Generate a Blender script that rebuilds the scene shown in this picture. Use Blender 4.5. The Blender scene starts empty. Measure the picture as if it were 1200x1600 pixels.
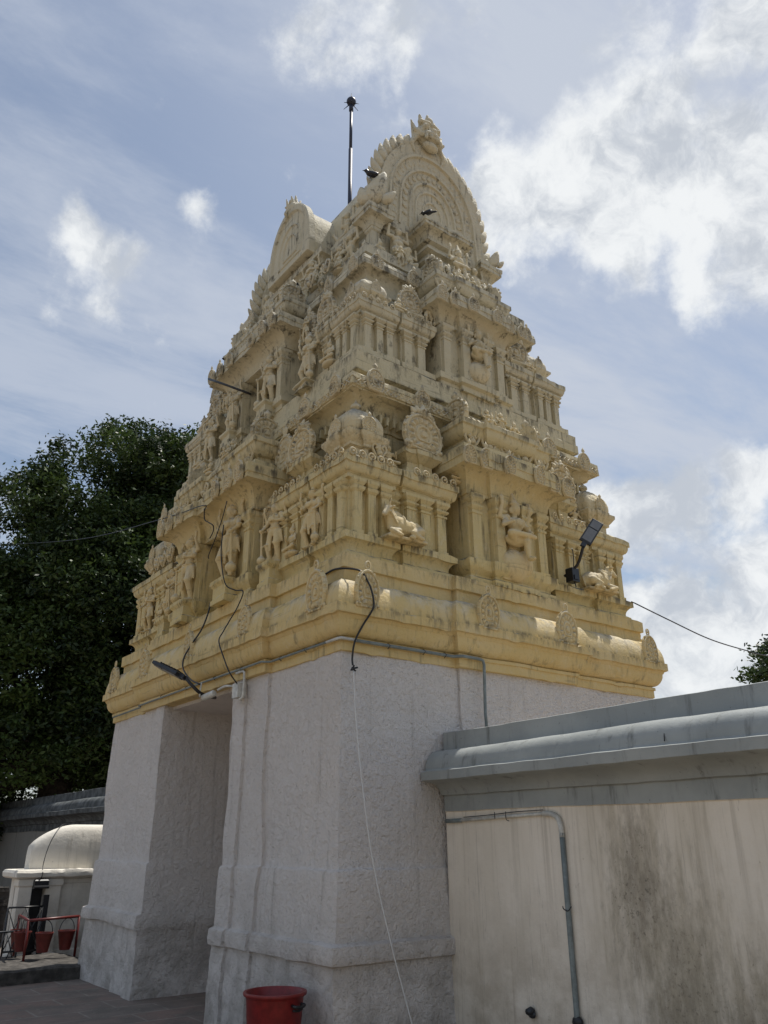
import bpy, bmesh, math, random
from mathutils import Vector, Matrix, noise
R = math.radians
PI = math.pi
random.seed(7)
C = bpy.context.scene.collection
SC = bpy.context.scene

# ------------------------------------------------------------------ camera
cam_d = bpy.data.cameras.new('camera'); cam = bpy.data.objects.new('camera', cam_d); C.objects.link(cam)
cam.location = (-3.777, -5.653, 1.5)
YAW, PITCH, ROLL, FPX = 36.788, 22.213, -0.263, 1264.2
cam_d.sensor_fit = 'VERTICAL'; cam_d.sensor_height = 32.0; cam_d.lens = 32.0*FPX/1600.0
cam_d.clip_start = 0.05; cam_d.clip_end = 2000
_f = Vector((math.sin(R(YAW))*math.cos(R(PITCH)), math.cos(R(YAW))*math.cos(R(PITCH)), math.sin(R(PITCH))))
_r = Vector((math.cos(R(YAW)), -math.sin(R(YAW)), 0)); _u = _r.cross(_f)
_r2 = _r*math.cos(R(ROLL)) + _u*math.sin(R(ROLL)); _u2 = -_r*math.sin(R(ROLL)) + _u*math.cos(R(ROLL))
cam.rotation_euler = Matrix((_r2, _u2, -_f)).transposed().to_euler()
SC.camera = cam
SC.render.resolution_x = 768; SC.render.resolution_y = 1024

# ------------------------------------------------------------------ sun and sky
SUN_EL, SUN_AZ = 66.0, 84.0          # azimuth measured from +Y towards +X
sd = bpy.data.lights.new('sun', 'SUN'); sun = bpy.data.objects.new('sun', sd); C.objects.link(sun)
sd.energy = 4.3; sd.angle = R(0.6); sd.color = (1.0, 0.95, 0.87)
sv = Vector((math.sin(R(SUN_AZ))*math.cos(R(SUN_EL)), math.cos(R(SUN_AZ))*math.cos(R(SUN_EL)), math.sin(R(SUN_EL))))
sun.rotation_euler = sv.to_track_quat('Z', 'Y').to_euler(); sun.location = (0, 0, 30)

W = bpy.data.worlds.new('World'); SC.world = W; W.use_nodes = True
wt = W.node_tree; wt.nodes.clear()
def N(t, kind, **kw):
    n = t.nodes.new(kind)
    for k, v in kw.items():
        if k in n.inputs.keys() if isinstance(k, str) else False: n.inputs[k].default_value = v
        else: setattr(n, k, v)
    return n
def math_(t, op, a, b=None, c=None, clamp=False):
    n = t.nodes.new('ShaderNodeMath'); n.operation = op; n.use_clamp = clamp
    for i, v in enumerate((a, b, c)):
        if v is None: continue
        if isinstance(v, (int, float)): n.inputs[i].default_value = v
        else: t.links.new(v, n.inputs[i])
    return n.outputs[0]
def mixc(t, fac, a, b, mode='MIX'):
    n = t.nodes.new('ShaderNodeMix'); n.data_type = 'RGBA'; n.blend_type = mode
    for i, v in ((0, fac), (6, a), (7, b)):
        if isinstance(v, (int, float)): n.inputs[i].default_value = v
        elif isinstance(v, tuple): n.inputs[i].default_value = (*v, 1) if len(v) == 3 else v
        else: t.links.new(v, n.inputs[i])
    return n.outputs[2]
def ramp(t, fac, lo, hi):
    n = t.nodes.new('ShaderNodeMapRange'); n.interpolation_type = 'SMOOTHSTEP'
    t.links.new(fac, n.inputs[0]); n.inputs[1].default_value = lo; n.inputs[2].default_value = hi
    return n.outputs[0]
def noise_(t, vec, scale, detail=6, rough=.55, dist=0.0):
    n = t.nodes.new('ShaderNodeTexNoise'); n.inputs['Scale'].default_value = scale
    n.inputs['Detail'].default_value = detail; n.inputs['Roughness'].default_value = rough
    n.inputs['Distortion'].default_value = dist
    t.links.new(vec, n.inputs['Vector']); return n.outputs[0]
SKY_STR = 0.088
sky = wt.nodes.new('ShaderNodeTexSky'); sky.sky_type = 'NISHITA'; sky.sun_disc = False
sky.sun_elevation = R(SUN_EL); sky.sun_rotation = R(SUN_AZ); sky.air_density = 1.2; sky.dust_density = .7
tc = wt.nodes.new('ShaderNodeTexCoord'); gen = tc.outputs['Generated']
sep = wt.nodes.new('ShaderNodeSeparateXYZ'); wt.links.new(gen, sep.inputs[0])
# flatten the direction onto a cloud deck so that clouds shrink towards the horizon
zz = math_(wt, 'MAXIMUM', sep.outputs[2], 0.06)
comb = wt.nodes.new('ShaderNodeCombineXYZ')
wt.links.new(math_(wt, 'DIVIDE', sep.outputs[0], zz), comb.inputs[0]); wt.links.new(math_(wt, 'DIVIDE', sep.outputs[1], zz), comb.inputs[1])
deck = comb.outputs[0]
wn = wt.nodes.new('ShaderNodeTexNoise'); wn.inputs['Scale'].default_value = 7.0; wn.inputs['Detail'].default_value = 5; wt.links.new(gen, wn.inputs['Vector'])
wsub = wt.nodes.new('ShaderNodeVectorMath'); wsub.operation = 'SUBTRACT'; wt.links.new(wn.outputs['Color'], wsub.inputs[0]); wsub.inputs[1].default_value = (.5, .5, .5)
wmul = wt.nodes.new('ShaderNodeVectorMath'); wmul.operation = 'SCALE'; wt.links.new(wsub.outputs[0], wmul.inputs[0]); wmul.inputs['Scale'].default_value = .13
wadd = wt.nodes.new('ShaderNodeVectorMath'); wadd.operation = 'ADD'; wt.links.new(gen, wadd.inputs[0]); wt.links.new(wmul.outputs[0], wadd.inputs[1])
warped = wadd.outputs[0]
def blob(dirv, r_in, r_out, src=None):
    """mask of a cloud bank centred on a direction of the sky"""
    d = Vector(dirv).normalized()
    n = wt.nodes.new('ShaderNodeVectorMath'); n.operation = 'DISTANCE'
    wt.links.new(src or warped, n.inputs[0]); n.inputs[1].default_value = d
    m = wt.nodes.new('ShaderNodeMapRange'); m.interpolation_type = 'SMOOTHSTEP'
    wt.links.new(n.outputs['Value'], m.inputs[0]); m.inputs[1].default_value = r_in; m.inputs[2].default_value = r_out
    m.inputs[3].default_value = 1; m.inputs[4].default_value = 0
    return m.outputs[0]
def stretch2(v):
    n = wt.nodes.new('ShaderNodeMapping'); wt.links.new(v, n.inputs[0]); n.inputs['Rotation'].default_value = (0, 0, R(-20)); n.inputs['Scale'].default_value = (.9, 2.0, 1); return n.outputs[0]
def addup(ms):
    o = ms[0]
    for m in ms[1:]: o = math_(wt, 'MAXIMUM', o, m)
    return o
veil_n = noise_(wt, stretch2(deck), 1.0, 9, .62, .3)
veil = math_(wt, 'MULTIPLY_ADD', ramp(wt, veil_n, .36, .64), .62, .10)
hi = ramp(wt, sep.outputs[2], .25, .85)
veil = math_(wt, 'ADD', veil, math_(wt, 'MULTIPLY', hi, .16), clamp=True)
rightside = blob((.62, .30, .72), .1, .75)
veil = math_(wt, 'ADD', veil, math_(wt, 'MULTIPLY', rightside, .34), clamp=True)
BIG= [((0.544, 0.492, 0.68), 0.05), ((0.583, 0.461, 0.669), 0.07), ((0.612, 0.412, 0.675), 0.08), ((0.63, 0.346, 0.696), 0.07), ((0.676, 0.345, 0.651), 0.09), ((0.688, 0.282, 0.669), 0.07), ((0.73, 0.295, 0.617), 0.09), ((0.649, 0.43, 0.627), 0.06), ((0.712, 0.361, 0.602), 0.05), ((0.735, 0.262, 0.625), 0.08)]
LOW= [((0.795, 0.552, 0.252), 0.03), ((0.821, 0.521, 0.234), 0.05), ((0.845, 0.492, 0.21), 0.07), ((0.865, 0.446, 0.232), 0.07), ((0.837, 0.517, 0.177), 0.06), ((0.883, 0.427, 0.195), 0.1), ((0.814, 0.55, 0.187), 0.05), ((0.865, 0.475, 0.159), 0.06)]
WIS= [((0.355, 0.471, 0.808), 0.07, 0.60), ((0.289, 0.529, 0.798), 0.05, 0.5), ((0.393, 0.476, 0.786), 0.03, 0.7), ((0.183, 0.768, 0.614), 0.03, 0.60), ((0.187, 0.789, 0.585), 0.028, 0.62), ((0.156, 0.772, 0.616), 0.025, 0.75), ((0.215, 0.756, 0.618), 0.025, 0.75), ((0.275, 0.692, 0.667), 0.022, 0.6), ((0.622, 0.228, 0.749), 0.05, .95), ((0.773, 0.519, 0.365), 0.045, 0.85), ((0.798, 0.474, 0.372), 0.035, 0.8), ((0.827, 0.424, 0.37), 0.04, 0.9), ((0.852, 0.434, 0.294), 0.03, 0.8), ((0.746, 0.54, 0.39), 0.03, 0.7), ((0.355, 0.517, 0.779), 0.04, 0.6), ((0.558, 0.305, 0.772), 0.05, 0.55)]
big = addup([blob(d, 0, r*2.1) for d, r in BIG])
low = addup([blob(d, 0, r*2.1) for d, r in LOW])
wisps = addup([math_(wt, 'MULTIPLY', blob(d, 0, r*2.1), k) for d, r, k in WIS])
cmask = addup([big, low, wisps])
cn = noise_(wt, gen, 8.0, 14, .64)
edge = math_(wt, 'ADD', math_(wt, 'MULTIPLY', cmask, .60), math_(wt, 'MULTIPLY', math_(wt, 'SUBTRACT', cn, .5), 1.5))
cloud = ramp(wt, edge, .11, .50)
shade = ramp(wt, noise_(wt, warped, 9.0, 12, .64), .36, .60)
cloudcol = mixc(wt, shade, (5.3, 5.7, 6.3), (8.8, 9.0, 9.1))
skycol = mixc(wt, veil, sky.outputs[0], (5.35, 5.85, 6.8))
final = mixc(wt, math_(wt, 'MULTIPLY', cloud, .95), skycol, cloudcol)
bg = wt.nodes.new('ShaderNodeBackground'); bg.inputs['Strength'].default_value = SKY_STR
wt.links.new(final, bg.inputs['Color'])
wo = wt.nodes.new('ShaderNodeOutputWorld'); wt.links.new(bg.outputs[0], wo.inputs[0])
SC.view_settings.view_transform = 'Standard'; SC.view_settings.look = 'None'; SC.view_settings.gamma = 1
SC.view_settings.exposure = 0.22

# ------------------------------------------------------------------ materials
def newmat(name):
    m = bpy.data.materials.new(name); m.use_nodes = True; t = m.node_tree
    return m, t, t.nodes['Principled BSDF']
def objco(t):
    g = t.nodes.new('ShaderNodeNewGeometry'); return g.outputs['Position'], g.outputs['Normal']
def stretch(t, pos, sc):
    n = t.nodes.new('ShaderNodeVectorMath'); n.operation = 'MULTIPLY'; t.links.new(pos, n.inputs[0]); n.inputs[1].default_value = sc
    return n.outputs[0]
def bump(t, b, h, strength, dist, prev=None):
    n = t.nodes.new('ShaderNodeBump'); n.inputs['Strength'].default_value = strength; n.inputs['Distance'].default_value = dist
    t.links.new(h, n.inputs['Height'])
    if prev: t.links.new(prev, n.inputs['Normal'])
    t.links.new(n.outputs[0], b.inputs['Normal']); return n.outputs[0]

def stucco_mat(name, col_lo, col_hi, grime=.8, carve=.35):
    """weathered limewashed stucco: ochre low down, chalkier cream high up, mould and painted shade at ledges, rain streaks"""
    m, t, b = newmat(name); P, Nn = objco(t)
    s = t.nodes.new('ShaderNodeSeparateXYZ'); t.links.new(P, s.inputs[0])
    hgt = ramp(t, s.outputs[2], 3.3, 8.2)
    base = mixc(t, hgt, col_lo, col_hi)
    v = ramp(t, noise_(t, P, 2.2, 6, .6), .35, .7)
    base = mixc(t, math_(t, 'MULTIPLY', v, .30), base, mixc(t, .5, base, (.78, .72, .55)))
    pale = ramp(t, noise_(t, P, 14, 6, .65), .52, .75)
    base = mixc(t, math_(t, 'MULTIPLY', pale, .25), base, (.66, .63, .53))
    # rain streaks
    st = ramp(t, noise_(t, stretch(t, P, (17, 17, 1.5)), 1.0, 8, .68), .50, .70)
    st2 = ramp(t, noise_(t, P, 1.9, 6, .65), .36, .62)
    streak = math_(t, 'MULTIPLY', math_(t, 'MULTIPLY', st, st2), .62*grime, clamp=True)
    base = mixc(t, streak, base, (.085, .075, .055))
    # mould lying on upward faces
    n2 = t.nodes.new('ShaderNodeSeparateXYZ'); t.links.new(Nn, n2.inputs[0])
    up = ramp(t, n2.outputs[2], .25, .8)
    mo = ramp(t, noise_(t, P, 9, 8, .7), .42, .62)
    base = mixc(t, math_(t, 'MULTIPLY', math_(t, 'MULTIPLY', up, mo), .8*grime, clamp=True), base, (.10, .095, .075))
    # patchy black mould, commoner high on the tower
    bl = ramp(t, noise_(t, stretch(t, P, (6, 6, 3.4)), 1.0, 10, .76), .545, .66)
    bl = math_(t, 'MULTIPLY', bl, math_(t, 'MULTIPLY_ADD', hgt, .85, .25))
    base = mixc(t, math_(t, 'MULTIPLY', bl, .60*grime, clamp=True), base, (.075, .07, .055))
    # mould along each ledge, with the shade beneath it painted as dark bands
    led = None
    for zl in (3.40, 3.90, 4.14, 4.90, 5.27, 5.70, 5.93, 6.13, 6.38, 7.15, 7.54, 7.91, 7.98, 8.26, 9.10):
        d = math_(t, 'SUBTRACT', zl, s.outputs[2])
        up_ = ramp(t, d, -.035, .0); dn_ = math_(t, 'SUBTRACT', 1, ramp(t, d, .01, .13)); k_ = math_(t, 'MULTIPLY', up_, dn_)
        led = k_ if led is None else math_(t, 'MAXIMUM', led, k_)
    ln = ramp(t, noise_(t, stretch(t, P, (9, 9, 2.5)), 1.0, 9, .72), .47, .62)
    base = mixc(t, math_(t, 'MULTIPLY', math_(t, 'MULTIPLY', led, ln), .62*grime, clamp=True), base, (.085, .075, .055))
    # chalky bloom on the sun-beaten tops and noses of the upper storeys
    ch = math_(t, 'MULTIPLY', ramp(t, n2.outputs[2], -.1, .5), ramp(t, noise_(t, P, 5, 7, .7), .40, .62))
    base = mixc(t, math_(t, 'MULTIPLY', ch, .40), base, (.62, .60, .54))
    hb = ramp(t, noise_(t, stretch(t, P, (1.6, 1.6, 22)), 1.0, 6, .6), .62, .70)
    base = mixc(t, math_(t, 'MULTIPLY', hb, .32*grime), base, (.12, .105, .08))
    speck = ramp(t, noise_(t, P, 60, 3, .6), .66, .74)
    base = mixc(t, math_(t, 'MULTIPLY', speck, .25*grime), base, (.10, .09, .07))
    t.links.new(base, b.inputs['Base Color']); b.inputs['Roughness'].default_value = .78
    b.inputs['Specular IOR Level'].default_value = .25
    p = bump(t, b, noise_(t, P, 24, 9, .66), .6, .022)
    if carve:
        vo = t.nodes.new('ShaderNodeTexVoronoi'); vo.feature = 'SMOOTH_F1'; vo.inputs['Scale'].default_value = 26
        t.links.new(P, vo.inputs['Vector']); bump(t, b, vo.outputs[0], carve, .02, p)
    return m
M = {}
YEL_LO, YEL_HI = (.63, .495, .215), (.56, .515, .385)
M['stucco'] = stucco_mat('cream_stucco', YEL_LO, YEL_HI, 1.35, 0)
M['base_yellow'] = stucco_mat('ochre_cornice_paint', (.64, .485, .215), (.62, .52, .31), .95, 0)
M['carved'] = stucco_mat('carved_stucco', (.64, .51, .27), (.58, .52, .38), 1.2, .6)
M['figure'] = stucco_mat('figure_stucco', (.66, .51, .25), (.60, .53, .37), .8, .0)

def whitewash(name, col, rough_bump, dirt=(.22, .19, .15), dirt_amt=.5, relief=.03, pebble=9, stain=None):
    m, t, b = newmat(name); P, Nn = objco(t)
    base = mixc(t, math_(t, 'MULTIPLY', ramp(t, noise_(t, P, 1.3, 5, .6), .35, .7), .45), col, tuple(c*.86 for c in col))
    base = mixc(t, math_(t, 'MULTIPLY', ramp(t, noise_(t, P, 6, 7, .65), .5, .75), .35), base, tuple(c*.8 for c in col))
    st = ramp(t, noise_(t, stretch(t, P, (11, 11, .7)), 1.0, 7, .62), .55, .78)
    base = mixc(t, math_(t, 'MULTIPLY', st, dirt_amt*.6), base, dirt)
    sp = ramp(t, noise_(t, P, 24, 4, .6), .68, .76)
    base = mixc(t, math_(t, 'MULTIPLY', sp, dirt_amt*.55), base, dirt)
    s = t.nodes.new('ShaderNodeSeparateXYZ'); t.links.new(P, s.inputs[0])
    lowd = math_(t, 'SUBTRACT', 1, ramp(t, s.outputs[2], .15, 1.3))
    base = mixc(t, math_(t, 'MULTIPLY', math_(t, 'MULTIPLY', lowd, ramp(t, noise_(t, P, 3.5, 7, .65), .35, .65)), .5), base, dirt)
    if stain: base = stain(t, P, base)
    t.links.new(base, b.inputs['Base Color']); b.inputs['Roughness'].default_value = .88
    b.inputs['Specular IOR Level'].default_value = .2
    p = bump(t, b, noise_(t, P, pebble, 7, .62), rough_bump, relief)
    bump(t, b, noise_(t, P, pebble*4.5, 5, .6), rough_bump*.8, relief*.3, p)
    return m
M['white'] = whitewash('whitewashed_rubble', (.84, .79, .745), .95, relief=.08, pebble=14, dirt_amt=.65)
M['white_thick'] = whitewash('thick_whitewash', (.62, .60, .57), 1.0, relief=.06, pebble=13, dirt_amt=.5)
def right_stain(t, P, base):
    # one big brown damp stain on the compound wall, with speckled mould inside
    def dist(c, sc):
        a = t.nodes.new('ShaderNodeVectorMath'); a.operation = 'SUBTRACT'; t.links.new(P, a.inputs[0]); a.inputs[1].default_value = c
        s2 = stretch(t, a.outputs[0], sc)
        l = t.nodes.new('ShaderNodeVectorMath'); l.operation = 'LENGTH'; t.links.new(s2, l.inputs[0]); return l.outputs['Value']
    d = math_(t, 'MINIMUM', dist((1.07, -2.25, .55), (1, 1.7, .7)), dist((1.07, -1.95, 1.15), (1, 2.0, 1.0)))
    d = math_(t, 'MINIMUM', d, dist((1.07, -2.65, .25), (1, 1.3, .9)))
    msk = math_(t, 'SUBTRACT', 1, ramp(t, d, .0, 1.25))
    run = noise_(t, stretch(t, P, (3, 8, 1.4)), 1.5, 9, .66)
    halo = ramp(t, math_(t, 'ADD', math_(t, 'MULTIPLY', msk, .45), math_(t, 'SUBTRACT', run, .5)), .05, .50)
    base = mixc(t, math_(t, 'MULTIPLY', halo, .55), base, (.33, .28, .19))
    core = ramp(t, math_(t, 'ADD', math_(t, 'MULTIPLY', msk, .40), math_(t, 'SUBTRACT', noise_(t, stretch(t, P, (4, 7, 3)), 2.2, 10, .74), .5)), .16, .52)
    base = mixc(t, math_(t, 'MULTIPLY', core, .50), base, (.11, .095, .07))
    sp2 = ramp(t, math_(t, 'ADD', math_(t, 'MULTIPLY', msk, .20), math_(t, 'SUBTRACT', noise_(t, P, 34, 8, .75), .5)), .22, .34)
    base = mixc(t, math_(t, 'MULTIPLY', sp2, .6), base, (.07, .06, .045))
    # runs of dirt coming down from the coping
    s3 = t.nodes.new('ShaderNodeSeparateXYZ'); t.links.new(P, s3.inputs[0])
    top = ramp(t, s3.outputs[2], .5, 1.75)
    drip = ramp(t, noise_(t, stretch(t, P, (6, 15, .30)), 1.0, 7, .62), .50, .70)
    base = mixc(t, math_(t, 'MULTIPLY', math_(t, 'MULTIPLY', drip, top), .38), base, (.27, .23, .18))
    wide = ramp(t, noise_(t, stretch(t, P, (1, 1.6, .5)), 1.5, 6, .6), .42, .62)
    base = mixc(t, math_(t, 'MULTIPLY', wide, .22), base, (.48, .42, .31))
    # fine vertical hairline cracks and drips
    cr = noise_(t, stretch(t, P, (2, 10, .35)), 1.0, 4, .55)
    line = math_(t, 'SUBTRACT', 1, ramp(t, math_(t, 'ABSOLUTE', math_(t, 'SUBTRACT', cr, .5)), .0, .006))
    base = mixc(t, math_(t, 'MULTIPLY', line, .25), base, (.15, .13, .11))
    return base
M['cream_wall'] = whitewash('cream_limewash', (.80, .73, .625), .5, dirt=(.24, .18, .11), relief=.02, pebble=6, dirt_amt=.7, stain=right_stain)
M['old_white'] = whitewash('old_limewash', (.74, .70, .62), .5, dirt=(.13, .11, .08), relief=.02, dirt_amt=.9)

def simple(name, col, rough=.5, metal=0, spec=.5, var=.25, nscale=18, bumpd=.0):
    m, t, b = newmat(name); P, _n = objco(t)
    n = ramp(t, noise_(t, P, nscale, 6, .6), .35, .7)
    base = mixc(t, n, tuple(c*(1-var) for c in col), tuple(min(1, c*(1+var*.5)) for c in col))
    t.links.new(base, b.inputs['Base Color'])
    b.inputs['Roughness'].default_value = rough; b.inputs['Metallic'].default_value = metal; b.inputs['Specular IOR Level'].default_value = spec
    if bumpd: bump(t, b, noise_(t, P, nscale, 6, .6), .5, bumpd)
    return m
def grey_coping():
    m, t, b = newmat('grey_coping_paint'); P, Nn = objco(t)
    base = mixc(t, ramp(t, noise_(t, P, 2.0, 6, .6), .35, .7), (.27, .29, .285), (.345, .365, .355))
    st = ramp(t, noise_(t, stretch(t, P, (9, 9, 1.2)), 1.0, 8, .66), .54, .74)
    base = mixc(t, math_(t, 'MULTIPLY', st, .65), base, (.06, .06, .052))
    sp = ramp(t, noise_(t, P, 34, 5, .65), .63, .72)
    base = mixc(t, math_(t, 'MULTIPLY', sp, .5), base, (.07, .07, .06))
    pl = ramp(t, noise_(t, P, 7, 6, .6), .58, .74)
    base = mixc(t, math_(t, 'MULTIPLY', pl, .3), base, (.38, .40, .39))
    t.links.new(base, b.inputs['Base Color']); b.inputs['Roughness'].default_value = .5; b.inputs['Specular IOR Level'].default_value = .45
    bump(t, b, noise_(t, P, 12, 8, .6), .4, .012)
    return m
M['coping'] = grey_coping()
M['shaded_coping'] = simple('shade_darkened_coping', (.12, .13, .135), .8, 0, .2, .5, 6)  # coping colour darkened to carry the tree's shade on the background wall
M['grey_pipe'] = simple('grey_pvc', (.20, .235, .235), .45)
M['white_pipe'] = simple('white_pvc', (.58, .58, .54), .4)
M['black'] = simple('black_plastic', (.012, .013, .016), .4)
M['dark_metal'] = simple('dark_grey_metal', (.035, .04, .048), .42, .3)
M['lens'] = simple('lamp_lens', (.16, .165, .17), .25, 0, .6, .1)
M['red'] = simple('red_paint', (.21, .016, .016), .42)
M['red_dull'] = simple('dull_red_paint', (.13, .016, .012), .55)
M['shaded_wall'] = whitewash('shade_darkened_limewash', (.27, .26, .24), .5, dirt=(.05, .045, .04), relief=.02, dirt_amt=.9)  # dirty limewash, its base colour lowered to paint in the tree's shade
M['red_metal'] = simple('oxide_red_metal', (.12, .014, .012), .42)
M['pole'] = simple('painted_pole', (.03, .035, .06), .5, .2)
M['crow'] = simple('crow_feathers', (.012, .012, .016), .35)
M['bark'] = simple('bark', (.045, .036, .028), .9, 0, .2, .5, 12, .03)
M['string'] = simple('white_cord', (.66, .66, .64), .7, 0, .3, .05)
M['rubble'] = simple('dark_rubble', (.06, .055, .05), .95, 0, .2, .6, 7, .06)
M['kerb'] = simple('old_granite', (.085, .078, .07), .85, 0, .3, .5, 9, .02)
M['bed'] = simple('flower_bed_leaf', (.05, .08, .03), .6)

def ground_mat():
    m, t, b = newmat('stone_paving'); P, _n = objco(t)
    br = t.nodes.new('ShaderNodeTexBrick'); br.inputs['Scale'].default_value = 1.0
    br.offset = .5; br.inputs['Mortar Size'].default_value = .012; br.inputs['Brick Width'].default_value = .75; br.inputs['Row Height'].default_value = .42
    br.inputs['Color1'].default_value = (.20, .17, .145, 1); br.inputs['Color2'].default_value = (.235, .16, .13, 1); br.inputs['Mortar'].default_value = (.30, .27, .23, 1)
    t.links.new(P, br.inputs['Vector'])
    base = mixc(t, ramp(t, noise_(t, P, 3, 7, .65), .35, .7), br.outputs[0], (.135, .118, .10))
    base = mixc(t, math_(t, 'MULTIPLY', ramp(t, noise_(t, P, 12, 6, .65), .55, .7), .5), base, (.33, .30, .25))
    t.links.new(base, b.inputs['Base Color']); b.inputs['Roughness'].default_value = .8
    bump(t, b, noise_(t, P, 10, 7, .6), .5, .02)
    return m
M['paving'] = ground_mat()
def leaf_mat(name, c1, c2):
    m, t, b = newmat(name)
    oi = t.nodes.new('ShaderNodeVertexColor'); oi.layer_name = 'tone'
    base = mixc(t, oi.outputs[0], c1, c2)
    t.links.new(base, b.inputs['Base Color']); b.inputs['Roughness'].default_value = .5; b.inputs['Specular IOR Level'].default_value = .35
    tr = t.nodes.new('ShaderNodeBsdfTranslucent'); t.links.new(base, tr.inputs[0])
    mx = t.nodes.new('ShaderNodeMixShader'); mx.inputs[0].default_value = .22
    t.links.new(b.outputs[0], mx.inputs[1]); t.links.new(tr.outputs[0], mx.inputs[2])
    t.links.new(mx.outputs[0], t.nodes['Material Output'].inputs[0])
    return m
M['leaf'] = leaf_mat('tree_leaf', (.012, .026, .008), (.085, .135, .03))
M['leaf_pale'] = leaf_mat('pale_tree_leaf', (.035, .065, .018), (.095, .145, .045))

# ------------------------------------------------------------------ object helpers
def link(name, me, mat, parent=None, loc=(0, 0, 0), rot=0.0, scale=(1, 1, 1), euler=None, **props):
    o = bpy.data.objects.new(name, me); C.objects.link(o)
    if mat and me and not me.materials: me.materials.append(M[mat] if isinstance(mat, str) else mat)
    L = Vector(loc)
    if parent:
        o.parent = parent
        p = parent
        while p: L = L - p.location; p = p.parent
    o.location = L; o.rotation_euler = euler if euler else (0, 0, rot)
    o.scale = (scale,)*3 if isinstance(scale, (int, float)) else scale
    for k, v in props.items(): o[k] = v
    return o
def thing(name, label, cat, loc=(0, 0, 0), group=None, kind=None):
    o = bpy.data.objects.new(name, None); C.objects.link(o); o.location = loc; o.empty_display_size = .1
    o['label'] = label; o['category'] = cat
    if group: o['group'] = group
    if kind: o['kind'] = kind
    return o
def tag(o, label, cat, group=None):
    o['label'] = label; o['category'] = cat
    if group: o['group'] = group
    return o
def mesh_from(bm, name='mesh', smooth=None):
    me = bpy.data.meshes.new(name); bm.normal_update(); bm.to_mesh(me); bm.free()
    if smooth is not None:
        for p in me.polygons: p.use_smooth = True
        if smooth < 3: me.set_sharp_from_angle(angle=smooth)
    return me
def recenter(me, c):
    me.transform(Matrix.Translation(-Vector(c))); return me

def ringpoly(x0, x1, y0, y1, jogs, d):
    """CCW rectangle grown by d with jogs (side, a, b, depth)"""
    pts = []
    X0, X1, Y0, Y1 = x0-d, x1+d, y0-d, y1+d
    for side in range(4):
        js = sorted([j for j in jogs if j[0] == side], key=lambda j: j[1])
        if side in (2, 3): js = js[::-1]
        corner = [(X0, Y0), (X1, Y0), (X1, Y1), (X0, Y1)][side]
        pts.append(corner)
        for _, a, b, dep in js:
            if dep > 0: a2, b2 = a-d, b+d
            else:
                dd = min(d, (b-a)/2-.015); a2, b2 = a+dd, b-dd
            if side == 0: q = [(a2, Y0), (a2, Y0-dep), (b2, Y0-dep), (b2, Y0)]
            elif side == 1: q = [(X1, a2), (X1+dep, a2), (X1+dep, b2), (X1, b2)]
            elif side == 2: q = [(b2, Y1), (b2, Y1+dep), (a2, Y1+dep), (a2, Y1)]
            else: q = [(X0, b2), (X0-dep, b2), (X0-dep, a2), (X0, a2)]
            pts += q
    return pts
def add_block(bm, x0, x1, y0, y1, prof, jogs=(), top=True, bottom=True):
    rings = []
    for d, z in prof:
        rings.append([bm.verts.new((x, y, z)) for x, y in ringpoly(x0, x1, y0, y1, jogs, d)])
    n = len(rings[0])
    for a, b in zip(rings[:-1], rings[1:]):
        for i in range(n):
            j = (i+1) % n
            bm.faces.new((a[i], a[j], b[j], b[i]))
    if top: bm.faces.new(rings[-1])
    if bottom: bm.faces.new(rings[0][::-1])
def add_box(bm, x0, x1, y0, y1, z0, z1): add_block(bm, x0, x1, y0, y1, [(0, z0), (0, z1)])
def cove(d0, z0, d1, z1, n=5, kind='cove'):
    """quarter curve between two profile points"""
    o = []
    for i in range(n+1):
        a = i/n*PI/2
        if kind == 'cove': o.append((d0+(d1-d0)*(1-math.cos(a)), z0+(z1-z0)*math.sin(a)))
        else: o.append((d0+(d1-d0)*math.sin(a), z0+(z1-z0)*(1-math.cos(a))))
    return o
def add_lathe(bm, prof, seg=16, c=(0, 0, 0), sx=1, sy=1, mat=None):
    rings = []
    for r, z in prof:
        vs = []
        for i in range(seg):
            a = 2*PI*i/seg; p = Vector((r*math.cos(a)*sx, r*math.sin(a)*sy, z))
            if mat: p = mat @ p
            vs.append(bm.verts.new(p+Vector(c)))
        rings.append(vs)
    for a, b in zip(rings[:-1], rings[1:]):
        for i in range(seg):
            j = (i+1) % seg; bm.faces.new((a[i], a[j], b[j], b[i]))
    bm.faces.new(rings[0][::-1]); bm.faces.new(rings[-1])
def add_tube(bm, pts, rad, seg=8, caps=True):
    pts = [Vector(p) for p in pts]; rads = rad if isinstance(rad, (list, tuple)) else [rad]*len(pts)
    rings = []; up = Vector((0, 0, 1)); prev = None
    for i, p in enumerate(pts):
        d = (pts[min(i+1, len(pts)-1)]-pts[max(i-1, 0)]).normalized()
        if prev is None:
            a = d.cross(up)
            if a.length < .05: a = d.cross(Vector((1, 0, 0)))
            a.normalize()
        else:
            a = prev - d*prev.dot(d); a.normalize()
        prev = a; b = d.cross(a)
        rings.append([bm.verts.new(p+(a*math.cos(2*PI*k/seg)+b*math.sin(2*PI*k/seg))*rads[i]) for k in range(seg)])
    for r0, r1 in zip(rings[:-1], rings[1:]):
        for k in range(seg):
            j = (k+1) % seg; bm.faces.new((r0[k], r0[j], r1[j], r1[k]))
    if caps: bm.faces.new(rings[0][::-1]); bm.faces.new(rings[-1])
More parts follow.
